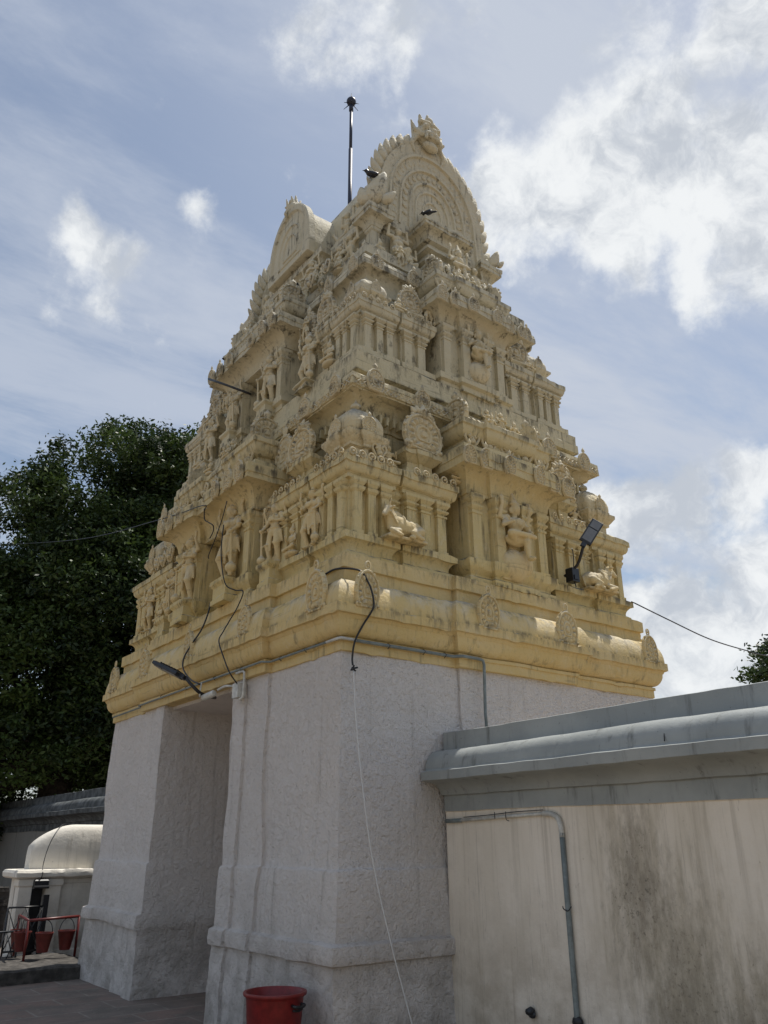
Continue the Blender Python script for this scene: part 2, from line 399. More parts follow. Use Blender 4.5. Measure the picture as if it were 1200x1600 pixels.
def smoothpath(pts, n=6):
    pts = [Vector(p) for p in pts]; o = []
    P = [pts[0]*2-pts[1]]+pts+[pts[-1]*2-pts[-2]]
    for i in range(1, len(P)-2):
        for k in range(n):
            t = k/n; a, b, c, d = P[i-1:i+3]
            o.append(.5*((2*b)+(-a+c)*t+(2*a-5*b+4*c-d)*t*t+(-a+3*b-3*c+d)*t**3))
    o.append(pts[-1]); return o
def cable(name, pts, r, mat, label=None, cat=None, parent=None, n=6, group=None):
    bm = bmesh.new(); P = smoothpath(pts, n); c = P[0].copy(); add_tube(bm, [p-c for p in P], r, 6)
    o = link(name, mesh_from(bm, name, 3.2), mat, parent, c)
    if label: tag(o, label, cat, group)
    return o

# sculpting: blobs fused by a voxel remesh into one continuous surface
def sculpt(name, items, voxel=.012, smooth=3, mirror=False):
    bm = bmesh.new()
    its = list(items)
    for it in items:
        if it[0].endswith('*'):
            it2 = [it[0][:-1]]+[tuple([-v[0]]+list(v[1:])) if isinstance(v, tuple) and len(v) == 3 and k != 'r' else v for k, v in zip(('p', 'q', 'r', 's'), it[1:])]
            its.append(tuple(it2))
    for it in its:
        k = it[0].rstrip('*')
        if k == 'e':      # ellipsoid centre, radii
            c, r = Vector(it[1]), Vector(it[2]) if isinstance(it[2], (tuple, Vector)) else Vector((it[2],)*3)
            r = Vector((abs(r[0]), abs(r[1]), abs(r[2])))
            mt = Matrix.Translation(c) @ Matrix.Diagonal((*r, 1))
            bmesh.ops.create_icosphere(bm, subdivisions=3, radius=1, matrix=mt)
        elif k == 'c':    # capsule p q r0 r1
            p, q, r0, r1 = Vector(it[1]), Vector(it[2]), it[3], it[4]
            n = max(2, int((q-p).length/(min(r0, r1)*.6)))
            for i in range(n+1):
                f = i/n; r = r0+(r1-r0)*f
                bmesh.ops.create_icosphere(bm, subdivisions=2, radius=r, matrix=Matrix.Translation(p.lerp(q, f)))
        elif k == 'b':    # box centre, half sizes
            c, r = Vector(it[1]), it[2]
            bmesh.ops.create_cube(bm, size=2, matrix=Matrix.Translation(c) @ Matrix.Diagonal((abs(r[0]), r[1], r[2], 1)))
    me = bpy.data.meshes.new(name); bm.to_mesh(me); bm.free()
    o = bpy.data.objects.new('tmp', me); C.objects.link(o)
    m = o.modifiers.new('r', 'REMESH'); m.mode = 'VOXEL'; m.voxel_size = voxel; m.use_smooth_shade = True
    if smooth: s = o.modifiers.new('s', 'SMOOTH'); s.iterations = smooth; s.factor = .5
    dg = bpy.context.evaluated_depsgraph_get(); out = bpy.data.meshes.new_from_object(o.evaluated_get(dg))
    bpy.data.objects.remove(o); out.name = name
    return out

# ------------------------------------------------------------------ ornament meshes
def m_nasi(name, w, h, t, cz=None, seg=36, prof=None, flare=.0, amax=142):
    """horseshoe medallion with raised concentric bands, facing -Y, foot at z=0"""
    cz = h*.46 if cz is None else cz; rx, rz = w/2, h-cz
    fl = prof is None
    prof = prof or [(0, .95), (.14, .92), (.19, .6), (.30, .6), (.34, .82), (.41, .84), (.45, .62), (.50, .62), (.57, .75), (.66, .80), (.74, .78), (.80, .62), (.84, .62), (.88, .9), (.95, .92), (1, .7), (1, 0)]
    out = []
    for i in range(seg+1):
        a = R(-amax+2*amax*i/seg); k = 1
        x, z = rx*math.sin(a), cz+rz*math.cos(a)
        if math.cos(a) < 0: z = cz+cz*.97*math.cos(a)/abs(math.cos(R(amax))); x = x*(1+flare*(-math.cos(a)))
        out.append((x, z))
    xl, zl = out[-1]; xr = out[0][0]
    for i in range(1, 6): out.append((xl+(xr-xl)*i/6, zl))
    bm = bmesh.new(); rings = []
    for f, y in prof:
        if f == 0: rings.append([bm.verts.new((0, -t*y, cz))]); continue
        rings.append([bm.verts.new((x*f, -t*(y+(.16*(1 if k % 3 else -1.6) if fl and .52 < f < .78 else 0)), cz+(z-cz)*f)) for k, (x, z) in enumerate(out)])
    n = len(out)
    for i in range(n): bm.faces.new((rings[0][0], rings[1][i], rings[1][(i+1) % n]))
    for a, b in zip(rings[1:-1], rings[2:]):
        for i in range(n):
            j = (i+1) % n; bm.faces.new((a[i], b[i], b[j], a[j]))
    bm.faces.new(rings[-1])
    bmesh.ops.recalc_face_normals(bm, faces=bm.faces)
    return bm, out, cz
def add_leaf(bm, c, ang, ln, wd, th, hook=.25):
    """pointed flame-like petal standing in the XZ plane, pointing along ang (0 = up)"""
    g = bmesh.new(); bmesh.ops.create_icosphere(g, subdivisions=2, radius=1)
    for v in g.verts:
        x, y, z = v.co; k = (z+1)/2
        wfac = (math.sin(PI*min(1, k*.95+.05))**.7)*(1-.55*k)
        v.co = Vector((x*wd*(1.25-.75*k)+hook*wd*k*k*1.6, y*th*(1.1-.8*k), (k)*ln))
    rot = Matrix.Rotation(ang, 4, 'Y'); g.transform(Matrix.Translation(c) @ rot)
    me = bpy.data.meshes.new('l'); g.to_mesh(me); g.free(); bm.from_mesh(me); bpy.data.meshes.remove(me)
def add_ball(bm, c, r, sub=1, sc=(1, 1, 1)):
    bmesh.ops.create_icosphere(bm, subdivisions=sub, radius=r, matrix=Matrix.Translation(c) @ Matrix.Diagonal((*sc, 1)))

def medallion(w, h, t=.06, finial='bud', curls=True):
    bm, out, cz = m_nasi('medallion', w, h, t, flare=.10)
    if curls:
        for s in (-1, 1):
            add_ball(bm, (s*w*.40, -t*.55, h*.09), w*.11, 2, (1, .6, 1)); add_ball(bm, (s*w*.40, -t*1.05, h*.09), w*.05, 1)
            for k in range(5):
                a = R(s*(35+k*22)); add_ball(bm, (w*.5*math.sin(a), -t*.6, cz+(h-cz)*math.cos(a) if math.cos(a) > 0 else cz+cz*math.cos(a)), w*.05, 1)
    if finial == 'bud':
        add_lathe(bm, [(.001, -.01), (w*.10, 0), (w*.08, h*.05), (w*.13, h*.12), (w*.12, h*.2), (w*.05, h*.27), (.002, h*.34)], 10, (0, -t*.4, h*.97), 1, .6)
    elif finial == 'loop':
        add_tube(bm, [(w*.10*math.sin(a), -t*.5, h*1.10+h*.11*math.cos(a)) for a in [R(x) for x in range(150, 520, 26)]], w*.035, 6)
        add_ball(bm, (0, -t*.5, h*1.1), w*.05)
    elif finial == 'crown':
        for k, (a, l) in enumerate([(-62, .20), (-34, .26), (0, .34), (34, .26), (62, .20)]):
            add_leaf(bm, (w*.10*(k-2)*.9, -t*.4, h*.98), R(a), h*l, w*.09, t*.6, .3)
        add_ball(bm, (0, -t*.7, h*1.04), w*.12, 2, (1, .7, 1)); add_ball(bm, (-w*.06, -t*1.4, h*1.06), w*.03); add_ball(bm, (w*.06, -t*1.4, h*1.06), w*.03)
    return mesh_from(bm, 'medallion', R(38))
ME = {}
ME['med_crown'] = medallion(.50, .42, .07, 'crown')
ME['med_small'] = medallion(.17, .24, .035, 'bud', False)
ME['med_base'] = medallion(.26, .36, .05, 'loop', True)
ME['med_fan'] = medallion(.40, .42, .05, 'bud', True)
ME['med_tiny'] = medallion(.11, .13, .025, 'bud', False)

def kuta_mesh(w, h, dome=True):
    """square miniature shrine roof: neck, eave, ribbed dome, side medallions, finial"""
    bm = bmesh.new(); a = w/2
    j = [(s, -a*.42, a*.42, w*.06) for s in range(4)]
    prof = [(-.10*w, 0), (-.10*w, .06*h), (-.16*w, .08*h), (-.16*w, .18*h), (-.10*w, .2*h), (-.10*w, .24*h), (-.06*w, .27*h)]
    prof += [(-.02*w, .31*h), (.02*w, .345*h), (.02*w, .40*h), (-.03*w, .42*h), (-.09*w, .45*h)]
    add_block(bm, -a, a, -a, a, prof, j)
    # dome
    rings = []
    for k in range(9):
        f = k/8; ph = f*PI/2
        rr = a*(.84*math.cos(ph)**.60+.06*(1-f)) if k < 8 else a*.12
        rr *= 1+.10*math.sin(PI*min(1, f*1.6))*(1 if f < .6 else 0)
        zz = h*(.43+.43*math.sin(ph)**1.05)
        vs = []
        for i in range(64):
            t = 2*PI*i/64; c, s = math.cos(t), math.sin(t); q = 1/((abs(c)**5+abs(s)**5)**(1/5))
            rib = 1+.085*(abs(math.sin(t*6))-.5)*(1-f*.6)
            vs.append(bm.verts.new((rr*q*c*rib, rr*q*s*rib, zz)))
        rings.append(vs)
    for p, q in zip(rings[:-1], rings[1:]):
        for i in range(64): bm.faces.new((p[i], p[(i+1) % 64], q[(i+1) % 64], q[i]))
    bm.faces.new(rings[-1])
    add_lathe(bm, [(w*.09, 0), (w*.12, h*.02), (w*.06, h*.05), (w*.12, h*.09), (w*.11, h*.13), (w*.04, h*.17), (.002, h*.24)], 12, (0, 0, h*.85))
    return mesh_from(bm, 'kuta', R(40))
ME['kuta'] = kuta_mesh(.48, .72); ME['kuta_s'] = kuta_mesh(.42, .50)

def pilaster_mesh(w, h, t=.05, style=0):
    bm = bmesh.new(); a = w/2
    cap = h*.30
    p = [(.012, 0), (.012, h*.05), (0, h*.055), (0, h-cap), (.010, h-cap+.004), (.010, h-cap*.86), (-.004, h-cap*.84), (-.004, h-cap*.78),
         (.018, h-cap*.66), (.024, h-cap*.62), (.024, h-cap*.54), (.006, h-cap*.5), (.006, h-cap*.42), (.022, h-cap*.3), (.036, h-cap*.2), (.036, h-.002)]
    if style == 1:
        p = [(.014, 0), (.014, h*.06), (0, h*.065), (0, h-cap*.8), (.02, h-cap*.66), (.026, h-cap*.5), (.008, h-cap*.42), (.03, h-cap*.2), (.03, h-.002)]
    add_block(bm, -a, a, -t, .05, p)
    return mesh_from(bm, 'pilaster', None)
def pil(w, h, t=.05, style=0):
    k = ('pil', round(w, 3), round(h, 3), round(t, 3), style)
    if k not in ME: ME[k] = pilaster_mesh(w, h, t, style)
    return ME[k]

def guard(pose=0):
    s = 1 if pose == 0 else -1
    L = [('c', (.06, 0, .48), (.085, -.03, .26), .062, .045), ('c', (.085, -.03, .26), (.075, .0, .05), .04, .028), ('e', (.085, -.035, .025), (.032, .06, .022)),
         ('c', (-.06, 0, .48), (-.11, -.05, .28), .062, .045), ('c', (-.11, -.05, .28), (-.085, .01, .06), .04, .028), ('e', (-.10, -.025, .025), (.032, .06, .022)),
         ('e', (0, 0, .49), (.112, .075, .07)), ('c', (0, -.07, .47), (.01, -.06, .20), .028, .016), ('e', (0, 0, .57), (.072, .055, .06)),
         ('e', (.008, -.008, .665), (.10, .066, .075)), ('e*', (.108, 0, .715), (.04, .04, .038)), ('e', (0, -.075, .66), (.06, .02, .045)), ('e', (0, -.03, .52), (.12, .06, .018)),
         ('c', (0, 0, .73), (0, -.01, .79), .032, .03), ('e', (0, -.02, .825), (.048, .053, .062)), ('e', (0, -.073, .818), (.010, .012, .016)),
         ('e*', (.052, -.01, .81), (.018, .018, .036)), ('e', (0, -.005, .875), (.062, .06, .020)), ('c', (0, 0, .885), (0, .01, .985), .046, .014),
         ('e', (0, .035, .85), (.085, .015, .095)),
         ('c', (.11, 0, .71), (.165, -.03, .60), .033, .026), ('c', (.165, -.03, .60), (.15, -.10, .53), .025, .02), ('e', (.15, -.11, .52), (.024, .024, .028)),
         ('c', (.15, -.10, .54), (.15, -.08, .14), .014, .018), ('e', (.15, -.08, .10), (.055, .055, .062)), ('e', (.15, -.08, .03), (.022, .022, .03)),
         ('c', (-.11, 0, .71), (-.18, -.02, .60), .033, .026), ('c', (-.18, -.02, .60), (-.10, -.09, .60), .025, .02), ('e', (-.095, -.1, .61), (.022, .026, .03)),
         ('c*', (.11, .02, .715), (.195, .01, .69), .03, .024), ('c*', (.195, .01, .69), (.205, -.03, .81), .023, .018), ('e*', (.205, -.035, .835), (.022, .018, .028)),
         ('e', (.205, -.03, .89), (.034, .014, .036)), ('c', (-.205, -.03, .83), (-.20, -.03, .93), .012, .020),
         ('e*', (.085, -.045, .30), (.052, .05, .018)), ('e*', (.175, -.03, .62), (.034, .034, .014)), ('c*', (.05, -.065, .72), (.0, -.085, .62), .012, .012),
         ('c*', (.12, -.01, .47), (.16, .0, .30), .022, .010), ('b', (0, .05, .45), (.05, .03, .44))]
    return sculpt('guard', L, .0105, 2)
ME['guard'] = guard()
def pot_figure():
    L = [('e', (0, .04, .17), (.19, .12, .18)), ('e', (.10, -.0, .20), (.10, .09, .15)), ('b', (0, .08, .10), (.17, .05, .10)),
         ('e', (-.02, -.02, .44), (.13, .085, .075)), ('c', (.03, -.06, .44), (.03, -.12, .40), .055, .045), ('c', (.03, -.12, .41), (.04, -.13, .24), .04, .026), ('e', (.045, -.165, .21), (.028, .055, .024)),
         ('c', (-.06, -.04, .44), (-.17, -.11, .46), .06, .045), ('c', (-.17, -.11, .465), (.05, -.155, .47), .038, .028), ('e', (.10, -.155, .465), (.055, .03, .026)),
         ('e', (0, 0, .53), (.08, .06, .06)), ('e', (0, -.01, .62), (.105, .07, .08)), ('e*', (.112, 0, .675), (.04, .04, .04)), ('e', (0, -.075, .63), (.055, .02, .05)),
         ('c', (0, 0, .69), (0, -.01, .75), .034, .032), ('e', (0, -.025, .79), (.052, .056, .066)), ('e', (0, -.08, .78), (.011, .012, .017)), ('e*', (.056, -.01, .77), (.02, .02, .04)),
         ('e', (0, -.01, .845), (.068, .062, .02)), ('c', (0, 0, .86), (0, .01, .985), .05, .016), ('e', (0, .04, .81), (.10, .015, .11)),
         ('c*', (.115, 0, .67), (.19, -.03, .57), .034, .028), ('c', (.19, -.03, .57), (.12, -.12, .52), .026, .022), ('c', (-.19, -.03, .57), (-.13, -.11, .60), .026, .022),
         ('c*', (.115, .02, .68), (.205, .01, .67), .032, .026), ('c*', (.205, .01, .67), (.20, -.03, .80), .025, .02), ('e*', (.20, -.035, .83), (.028, .02, .036)), ('e*', (.20, -.03, .88), (.034, .016, .03)),
         ('e*', (.16, -.03, .62), (.034, .034, .016)), ('e', (0, -.04, .49), (.13, .07, .02)), ('b', (0, .06, .55), (.05, .03, .3))]
    return sculpt('pot_figure', L, .0105, 2)
ME['potfig'] = pot_figure()
def seated():
    L = [('e', (0, 0, .10), (.30, .20, .10)), ('e', (0, 0, .26), (.17, .12, .12)), ('c*', (.10, -.05, .24), (.27, -.14, .26), .085, .06), ('c*', (.27, -.14, .25), (-.02, -.20, .22), .055, .04),
         ('e', (0, 0, .42), (.11, .08, .09)), ('e', (0, -.01, .54), (.145, .09, .10)), ('e*', (.15, 0, .61), (.055, .055, .05)), ('c', (0, 0, .63), (0, -.02, .70), .045, .042),
         ('e', (0, -.03, .745), (.07, .075, .085)), ('e', (0, -.105, .735), (.014, .014, .02)), ('e*', (.075, -.01, .72), (.026, .026, .05)), ('e', (0, -.01, .81), (.085, .08, .025)), ('c', (0, 0, .83), (0, .01, .98), .06, .02),
         ('c*', (.155, 0, .60), (.24, -.04, .45), .045, .036), ('c', (.24, -.04, .45), (.16, -.16, .36), .034, .028), ('c', (-.24, -.04, .45), (-.15, -.15, .55), .034, .028), ('e', (-.15, -.16, .60), (.03, .03, .045)),
         ('b', (0, .09, .40), (.09, .05, .35))]
    return sculpt('seated', L, .017, 2)
ME['seated'] = seated()
def atlas():
    L = [('e', (0, 0, .36), (.15, .12, .10)), ('c', (.09, -.03, .34), (.20, -.16, .38), .085, .06), ('c', (.20, -.16, .37), (.20, -.10, .08), .055, .036), ('e', (.20, -.14, .04), (.045, .09, .035)),
         ('c', (-.09, -.02, .33), (-.20, -.14, .20), .085, .062), ('c', (-.20, -.14, .17), (-.15, .05, .07), .052, .04), ('e', (-.20, -.16, .04), (.045, .09, .035)),
         ('e', (0, -.03, .50), (.14, .115, .11)), ('e', (0, -.01, .64), (.15, .10, .10)), ('e*', (.155, 0, .70), (.06, .06, .055)), ('c', (0, 0, .72), (0, -.04, .78), .055, .05),
         ('e', (0, -.06, .83), (.078, .082, .09)), ('e', (0, -.14, .82), (.016, .016, .022)), ('e', (0, -.03, .90), (.085, .08, .05)),
         ('c*', (.165, 0, .70), (.29, -.02, .66), .055, .042), ('c*', (.29, -.02, .66), (.26, -.03, .93), .042, .034), ('e*', (.25, -.03, .97), (.045, .05, .03)),
         ('b', (0, .1, .45), (.10, .06, .4))]
    return sculpt('atlas', L, .017, 2)
ME['atlas'] = atlas()
def bull():
    # reclining bull, head towards -X, length about 1
    L = [('c', (-.14, 0, .32), (.28, 0, .30), .22, .22), ('e', (-.16, 0, .36), (.22, .2, .22)), ('e', (.34, 0, .27), (.19, .2, .2)), ('e', (-.16, 0, .58), (.13, .09, .10)),
         ('c', (-.26, 0, .42), (-.37, -.02, .60), .17, .125), ('e', (-.40, -.04, .66), (.115, .105, .105)), ('c', (-.43, -.06, .64), (-.53, -.10, .52), .088, .068), ('e', (-.55, -.11, .50), (.05, .06, .05)),
         ('e', (-.37, -.18, .68), (.035, .08, .035)), ('e', (-.37, .11, .68), (.035, .08, .035)), ('c', (-.41, -.11, .74), (-.39, -.15, .88), .032, .016), ('c', (-.41, .04, .74), (-.39, .08, .88), .032, .016),
         ('c', (-.22, -.18, .16), (-.44, -.22, .14), .075, .055), ('c', (-.44, -.22, .13), (-.24, -.25, .07), .055, .045), ('e', (-.22, -.25, .06), (.07, .05, .045)),
         ('c', (.34, -.16, .25), (.12, -.24, .17), .13, .07), ('c', (.12, -.24, .15), (.34, -.27, .07), .06, .046), ('e', (.08, -.26, .06), (.08, .05, .05)),
         ('c', (.52, 0, .34), (.54, -.09, .10), .026, .022), ('b', (.0, 0, .03), (.52, .22, .035)), ('c', (-.34, -.03, .26), (-.40, -.05, .5), .08, .06), ('e', (-.06, -.0, .38), (.05, .225, .235)), ('c', (-.40, -.16, .58), (-.28, -.20, .34), .025, .02)]
    return sculpt('bull', L, .017, 2)
ME['bull'] = bull()
def kirti():
    L = [('e', (0, 0, .40), (.30, .17, .26)), ('e', (0, -.14, .30), (.24, .12, .10)), ('e', (0, -.10, .10), (.20, .10, .09)), ('e*', (.15, -.15, .47), (.085, .07, .08)), ('e*', (.15, -.215, .47), (.035, .03, .035)),
         ('e', (0, -.20, .38), (.075, .08, .07)), ('c*', (.06, -.15, .60), (.24, -.12, .60), .05, .04), ('e*', (.27, -.06, .34), (.10, .08, .12)), ('e*', (.19, -.20, .20), (.035, .04, .07)), ('e*', (.07, -.23, .22), (.03, .03, .05)),
         ('c*', (.30, 0, .30), (.42, 0, .62), .09, .02), ('c*', (.30, 0, .30), (.43, -.02, .08), .08, .05), ('c*', (.43, 0, .06), (.36, -.02, -.10), .06, .02),
         ('c', (0, 0, .62), (.02, -.02, .94), .10, .03), ('c*', (.12, 0, .60), (.20, -.02, .84), .085, .03), ('e', (0, -.09, .72), (.10, .07, .09)), ('e*', (.2, -.05, .66), (.07, .06, .07)),
         ('c*', (.36, -.03, .34), (.40, -.08, .36), .05, .03)]
    return sculpt('kirti', L, .018, 1)
ME['kirti'] = kirti()
def peacock():
    L = [('c', (0, 0, .16), (.10, 0, .30), .13, .10), ('c', (.08, 0, .30), (-.14, -.02, .62), .08, .045), ('e', (-.17, -.02, .68), (.055, .045, .05)), ('c', (-.20, -.02, .68), (-.28, -.02, .64), .025, .010),
         ('c', (.08, 0, .26), (.36, .02, .12), .10, .05), ('c', (.20, 0, .32), (.40, .02, .42), .07, .02), ('b', (0, 0, .04), (.16, .10, .04)), ('c', (-.16, 0, .72), (-.13, 0, .82), .02, .02)]
    return sculpt('peacock', L, .02, 2)
ME['peacock'] = peacock()
def crow_mesh():
    L = [('c', (0, -.06, .11), (0, .10, .09), .062, .042), ('e', (0, -.115, .165), (.042, .047, .042)), ('c', (0, -.14, .165), (0, -.205, .155), .017, .006), ('c', (0, .10, .09), (0, .25, .05), .036, .022),
         ('c*', (.025, -.02, .06), (.03, -.03, .0), .009, .008), ('e*', (.05, .03, .11), (.018, .12, .045)), ('c', (0, -.08, .12), (0, -.11, .16), .05, .042)]
    return sculpt('crow', L, .008, 1)
ME['crow'] = crow_mesh()

# ------------------------------------------------------------------ the temple gate tower
WA, WB = 4.25, 5.50
TC = (WA/2, WB/2)
tower = thing('temple_tower', 'ochre and cream stepped temple gate tower crowded with stucco figures above a whitewashed base', 'temple tower', (TC[0], TC[1], 0))
JR = random.Random(11)
def place(face, s, dep, z):
    return {'A': ((s, dep, z), 0), 'B': ((dep, s, z), -PI/2), 'C': ((WA-dep, s, z), PI/2), 'D': ((s, WB-dep, z), PI)}[face]
def put(name, me, mat, parent, face, s, dep, z, scale=1.0, flip=False, turn=0.0, tilt=0.0, **kw):
    loc, rot = place(face, s, dep, z)
    sc = (scale,)*3 if isinstance(scale, (int, float)) else scale
    if name in ('medallion', 'statue', 'peacock', 'bull'):
        js = 1+JR.uniform(-.09, .09); sc = (sc[0]*js*(1+JR.uniform(-.05, .05)), sc[1], sc[2]*js)
        turn += R(JR.uniform(-5, 5)); tilt += R(JR.uniform(-2, 4)) if name == 'medallion' else 0
    if flip: sc = (-sc[0], sc[1], sc[2])
    return link(name, me, mat, parent, loc, euler=(tilt, 0, rot+turn) if not tilt else (Matrix.Rotation(rot+turn, 3, 'Z') @ Matrix.Rotation(tilt, 3, 'X')).to_euler(), scale=sc, **kw)
def piece(name, build, mat, parent, org=None, smooth=None):
    bm = bmesh.new(); build(bm)
    bmesh.ops.recalc_face_normals(bm, faces=bm.faces)
    if mat in ('stucco', 'base_yellow'):
        for it in range(7):
            es = [e for e in bm.edges if e.calc_length() > .11]
            if not es: break
            bmesh.ops.subdivide_edges(bm, edges=es, cuts=1)
        for v in bm.verts:
            q = v.co.copy(); k = .5+.5*min(1, max(0, (q.z-3.5)/3))
            nv = noise.noise_vector(q*3.1)*.007+noise.noise_vector(q*11)*.0045*k
            ch = noise.noise(q*7.7+Vector((3, 1, 2)))
            v.co = q+nv+(Vector((0, 0, -.012)) if ch > .38 else Vector((0, 0, 0)))
        smooth = smooth or R(32)
    c = org or (TC[0], TC[1], min(v.co.z for v in bm.verts))
    for v in bm.verts: v.co -= Vector(c)
    return link(name, mesh_from(bm, name, smooth), mat, parent, c)
def sides(face):
    L = WA if face in 'AD' else WB
    return L

# --- whitewashed base: two battered piers either side of the passage
D0, D1 = 1.86, 3.66       # passage
def pier_fixed(bm, y0, y1):
    prof = [(.085, -.05), (.075, .30), (.062, .645), (.10, .66), (.108, .70), (.10, .785), (.05, .805), (.036, 1.27), (.030, 1.30), (.006, 1.315), (.004, 1.32), (.0, 3.02)]
    near = y0 < 1
    def pts_at(d):
        X0, X1 = -d, WA+d; e = min(d*.35, .03)
        if near: return [(X0, y0-d), (1.3, y0-d), (1.3, y0-d-.03), (2.9, y0-d-.03), (2.9, y0-d), (X1, y0-d), (X1, y1+e), (X0-.06, y1+e), (X0-.06, 1.62), (X0-.03, 1.62), (X0-.03, 1.20), (X0, 1.20)]
        return [(X0-.06, y0-e), (X1, y0-e), (X1, y1+d), (X0, y1+d), (X0, 4.32), (X0-.03, 4.32), (X0-.03, 3.90), (X0-.06, 3.90)]
    base = pts_at(0); cnt = [max(1, round(math.dist(base[i], base[(i+1) % len(base)])/.10)) for i in range(len(base))]
    lv = []
    for (d0, za), (d1, zb) in zip(prof[:-1], prof[1:]):
        n = max(1, int((zb-za)/.10))
        lv += [(d0+(d1-d0)*k/n, za+(zb-za)*k/n) for k in range(n)]
    lv.append(prof[-1]); prev = None
    for d, z in lv:
        pts = pts_at(d); vs = []
        for i, a in enumerate(pts):
            b = pts[(i+1) % len(pts)]
            for k in range(cnt[i]):
                q = Vector((a[0]+(b[0]-a[0])*k/cnt[i], a[1]+(b[1]-a[1])*k/cnt[i], z))
                nz = noise.noise_vector(q*2.1)*.020+noise.noise_vector(q*8)*.009
                vs.append(bm.verts.new(q+Vector((nz.x, nz.y, nz.z*.8))))
        if prev:
            for i in range(len(vs)):
                k = (i+1) % len(vs); bm.faces.new((prev[i], prev[k], vs[k], vs[i]))
        prev = vs
    bm.faces.new(prev)
piece('gate_pier', lambda bm: pier_fixed(bm, 0, D0), 'white', tower, smooth=R(35))
piece('gate_pier', lambda bm: pier_fixed(bm, D1, WB), 'white', tower, smooth=R(35))
piece('passage_ceiling', lambda bm: add_box(bm, .05, WA-.05, D0-.05, D1+.05, 2.96, 3.05), 'white', tower)

# --- ochre cornice
BJ = [(0, 1.27, 2.88, .06), (2, 1.27, 2.88, .06), (3, 1.20, 4.30, .06), (1, 1.20, 4.30, .06), (3, 1.62, 3.90, .05)]
BJ = [(0, 1.27, 2.88, .06), (2, 1.27, 2.88, .06), (3, 1.20, 4.30, .07), (1, 1.20, 4.30, .07)]
def base_cornice(bm):
    p = [(.015, 3.005), (.02, 3.01), (.02, 3.085), (.035, 3.09), (.035, 3.12), (.01, 3.125)]
    p += cove(.012, 3.13, .105, 3.265, 6, 'ovolo')[0:]
    p += [(.115, 3.275), (.125, 3.30), (.155, 3.305), (.155, 3.385), (.135, 3.39), (.135, 3.40)]
    for k in range(9):
        a = k/8*PI/2; p.append((-.03+.165*math.cos(a)**.8 if k < 8 else -.03, 3.41+.235*math.sin(a)))
    p += [(-.03, 3.76), (.0, 3.765), (.0, 3.895), (-.06, 3.90)]
    add_block(bm, 0, WA, 0, WB, p, BJ)
cor = piece('base_cornice', base_cornice, 'base_yellow', tower, smooth=R(30))
for s in (.155, 1.545, 2.66, WA-.12): put('medallion', ME['med_base'], 'carved', cor, 'A', s, -.12-(.06 if 1 < s < 3 else 0), 3.36)
for s in (.20, 1.45, 2.75, 4.05, WB-.2): put('medallion', ME['med_base'], 'carved', cor, 'B', s, -.12-(.06 if 1 < s < 4.5 else 0), 3.36)
for s in (.2, 1.6, 3.9, WB-.2): put('medallion', ME['med_base'], 'carved', cor, 'C', s, -.12, 3.36)

def corner_blocks(parent, name, i, c1, prof, jog, mat='stucco', jdep=-.05):
    """four corner pavilion blocks i..c1 from each corner"""
    out = []
    for cx in (0, 1):
        for cy in (0, 1):
            def b(bm):
                x0, x1 = (i, c1) if not cx else (WA-c1, WA-i)
                y0, y1 = (i, c1) if not cy else (WB-c1, WB-i)
                a, d = jog
                jx = (a, d) if not cx else (WA-d, WA-a); jy = (a, d) if not cy else (WB-d, WB-a)
                js = [(2 if cy else 0, *jx, jdep), (1 if cx else 3, *jy, jdep)]
                add_block(bm, x0, x1, y0, y1, prof, js)
            org = ((i+c1)/2 if not cx else WA-(i+c1)/2, (i+c1)/2 if not cy else WB-(i+c1)/2, prof[0][1])
            out.append(piece(name, b, mat, parent, org))
    return out
def faces4(s_list, Lf):
    return s_list

# ================= TIER 1 =================
T1 = piece('tier', lambda bm: (add_block(bm, .42, WA-.42, .42, WB-.42,
      [(-.02, 3.89), (-.02, 5.50), (0, 5.505), (0, 5.58)]+cove(.0, 5.585, .17, 5.80, 7)+[(.185, 5.80), (.185, 5.815), (.205, 5.82), (.205, 5.895), (.195, 5.90), (.205, 5.905), (.20, 5.96), (.12, 6.01), (.05, 6.03), (-.02, 6.035), (-.02, 6.13), (.045, 6.135), (.045, 6.25), (.03, 6.255), (.03, 6.385), (-.05, 6.39)])), 'stucco', tower, smooth=R(28))
P1 = [(.055, 3.892), (.055, 3.95), (.015, 3.975), (.015, 3.995)]+[(.075-.06*math.cos(a)**1, 3.995+.07*a/1.2) for a in (0, .4, .8, 1.2)]+[(.085, 4.075), (.085, 4.14), (0, 4.145), (0, 4.70), (.045, 4.70), (.045, 4.74), (.055, 4.745)]+cove(.055, 4.75, .10, 4.835, 4, 'ovolo')+[(.115, 4.84), (.115, 4.905), (.10, 4.91), (.05, 4.945), (.02, 4.96)]
cb1 = corner_blocks(T1, 'corner_bay', .14, 1.33, P1, (.62, .79))
def ring_orn(bm, face, s0, s1, dep, z, step, r):
    n = max(1, round((s1-s0)/step))
    for k in range(n):
        s = s0+(k+.5)*(s1-s0)/n; (x, y, zz), rot = place(face, s, dep, z)
        mt = Matrix.Translation((x, y, zz)) @ Matrix.Rotation(rot, 4, 'Z')
        g = bmesh.new()
        add_ball(g, (0, -.012, 0), r*.42, 1)
        add_tube(g, [(r*math.cos(a), -.008, r*math.sin(a)) for a in [R(d) for d in range(-60, 300, 30)]], r*.26, 5)
        g.transform(mt); me = bpy.data.meshes.new('g'); g.to_mesh(me); g.free(); bm.from_mesh(me); bpy.data.meshes.remove(me)
def frieze(face, s0, s1, dep, z, step, r, parent):
    piece('scroll_frieze', lambda bm: ring_orn(bm, face, s0, s1, dep, z, step, r), 'carved', parent, smooth=3.2)
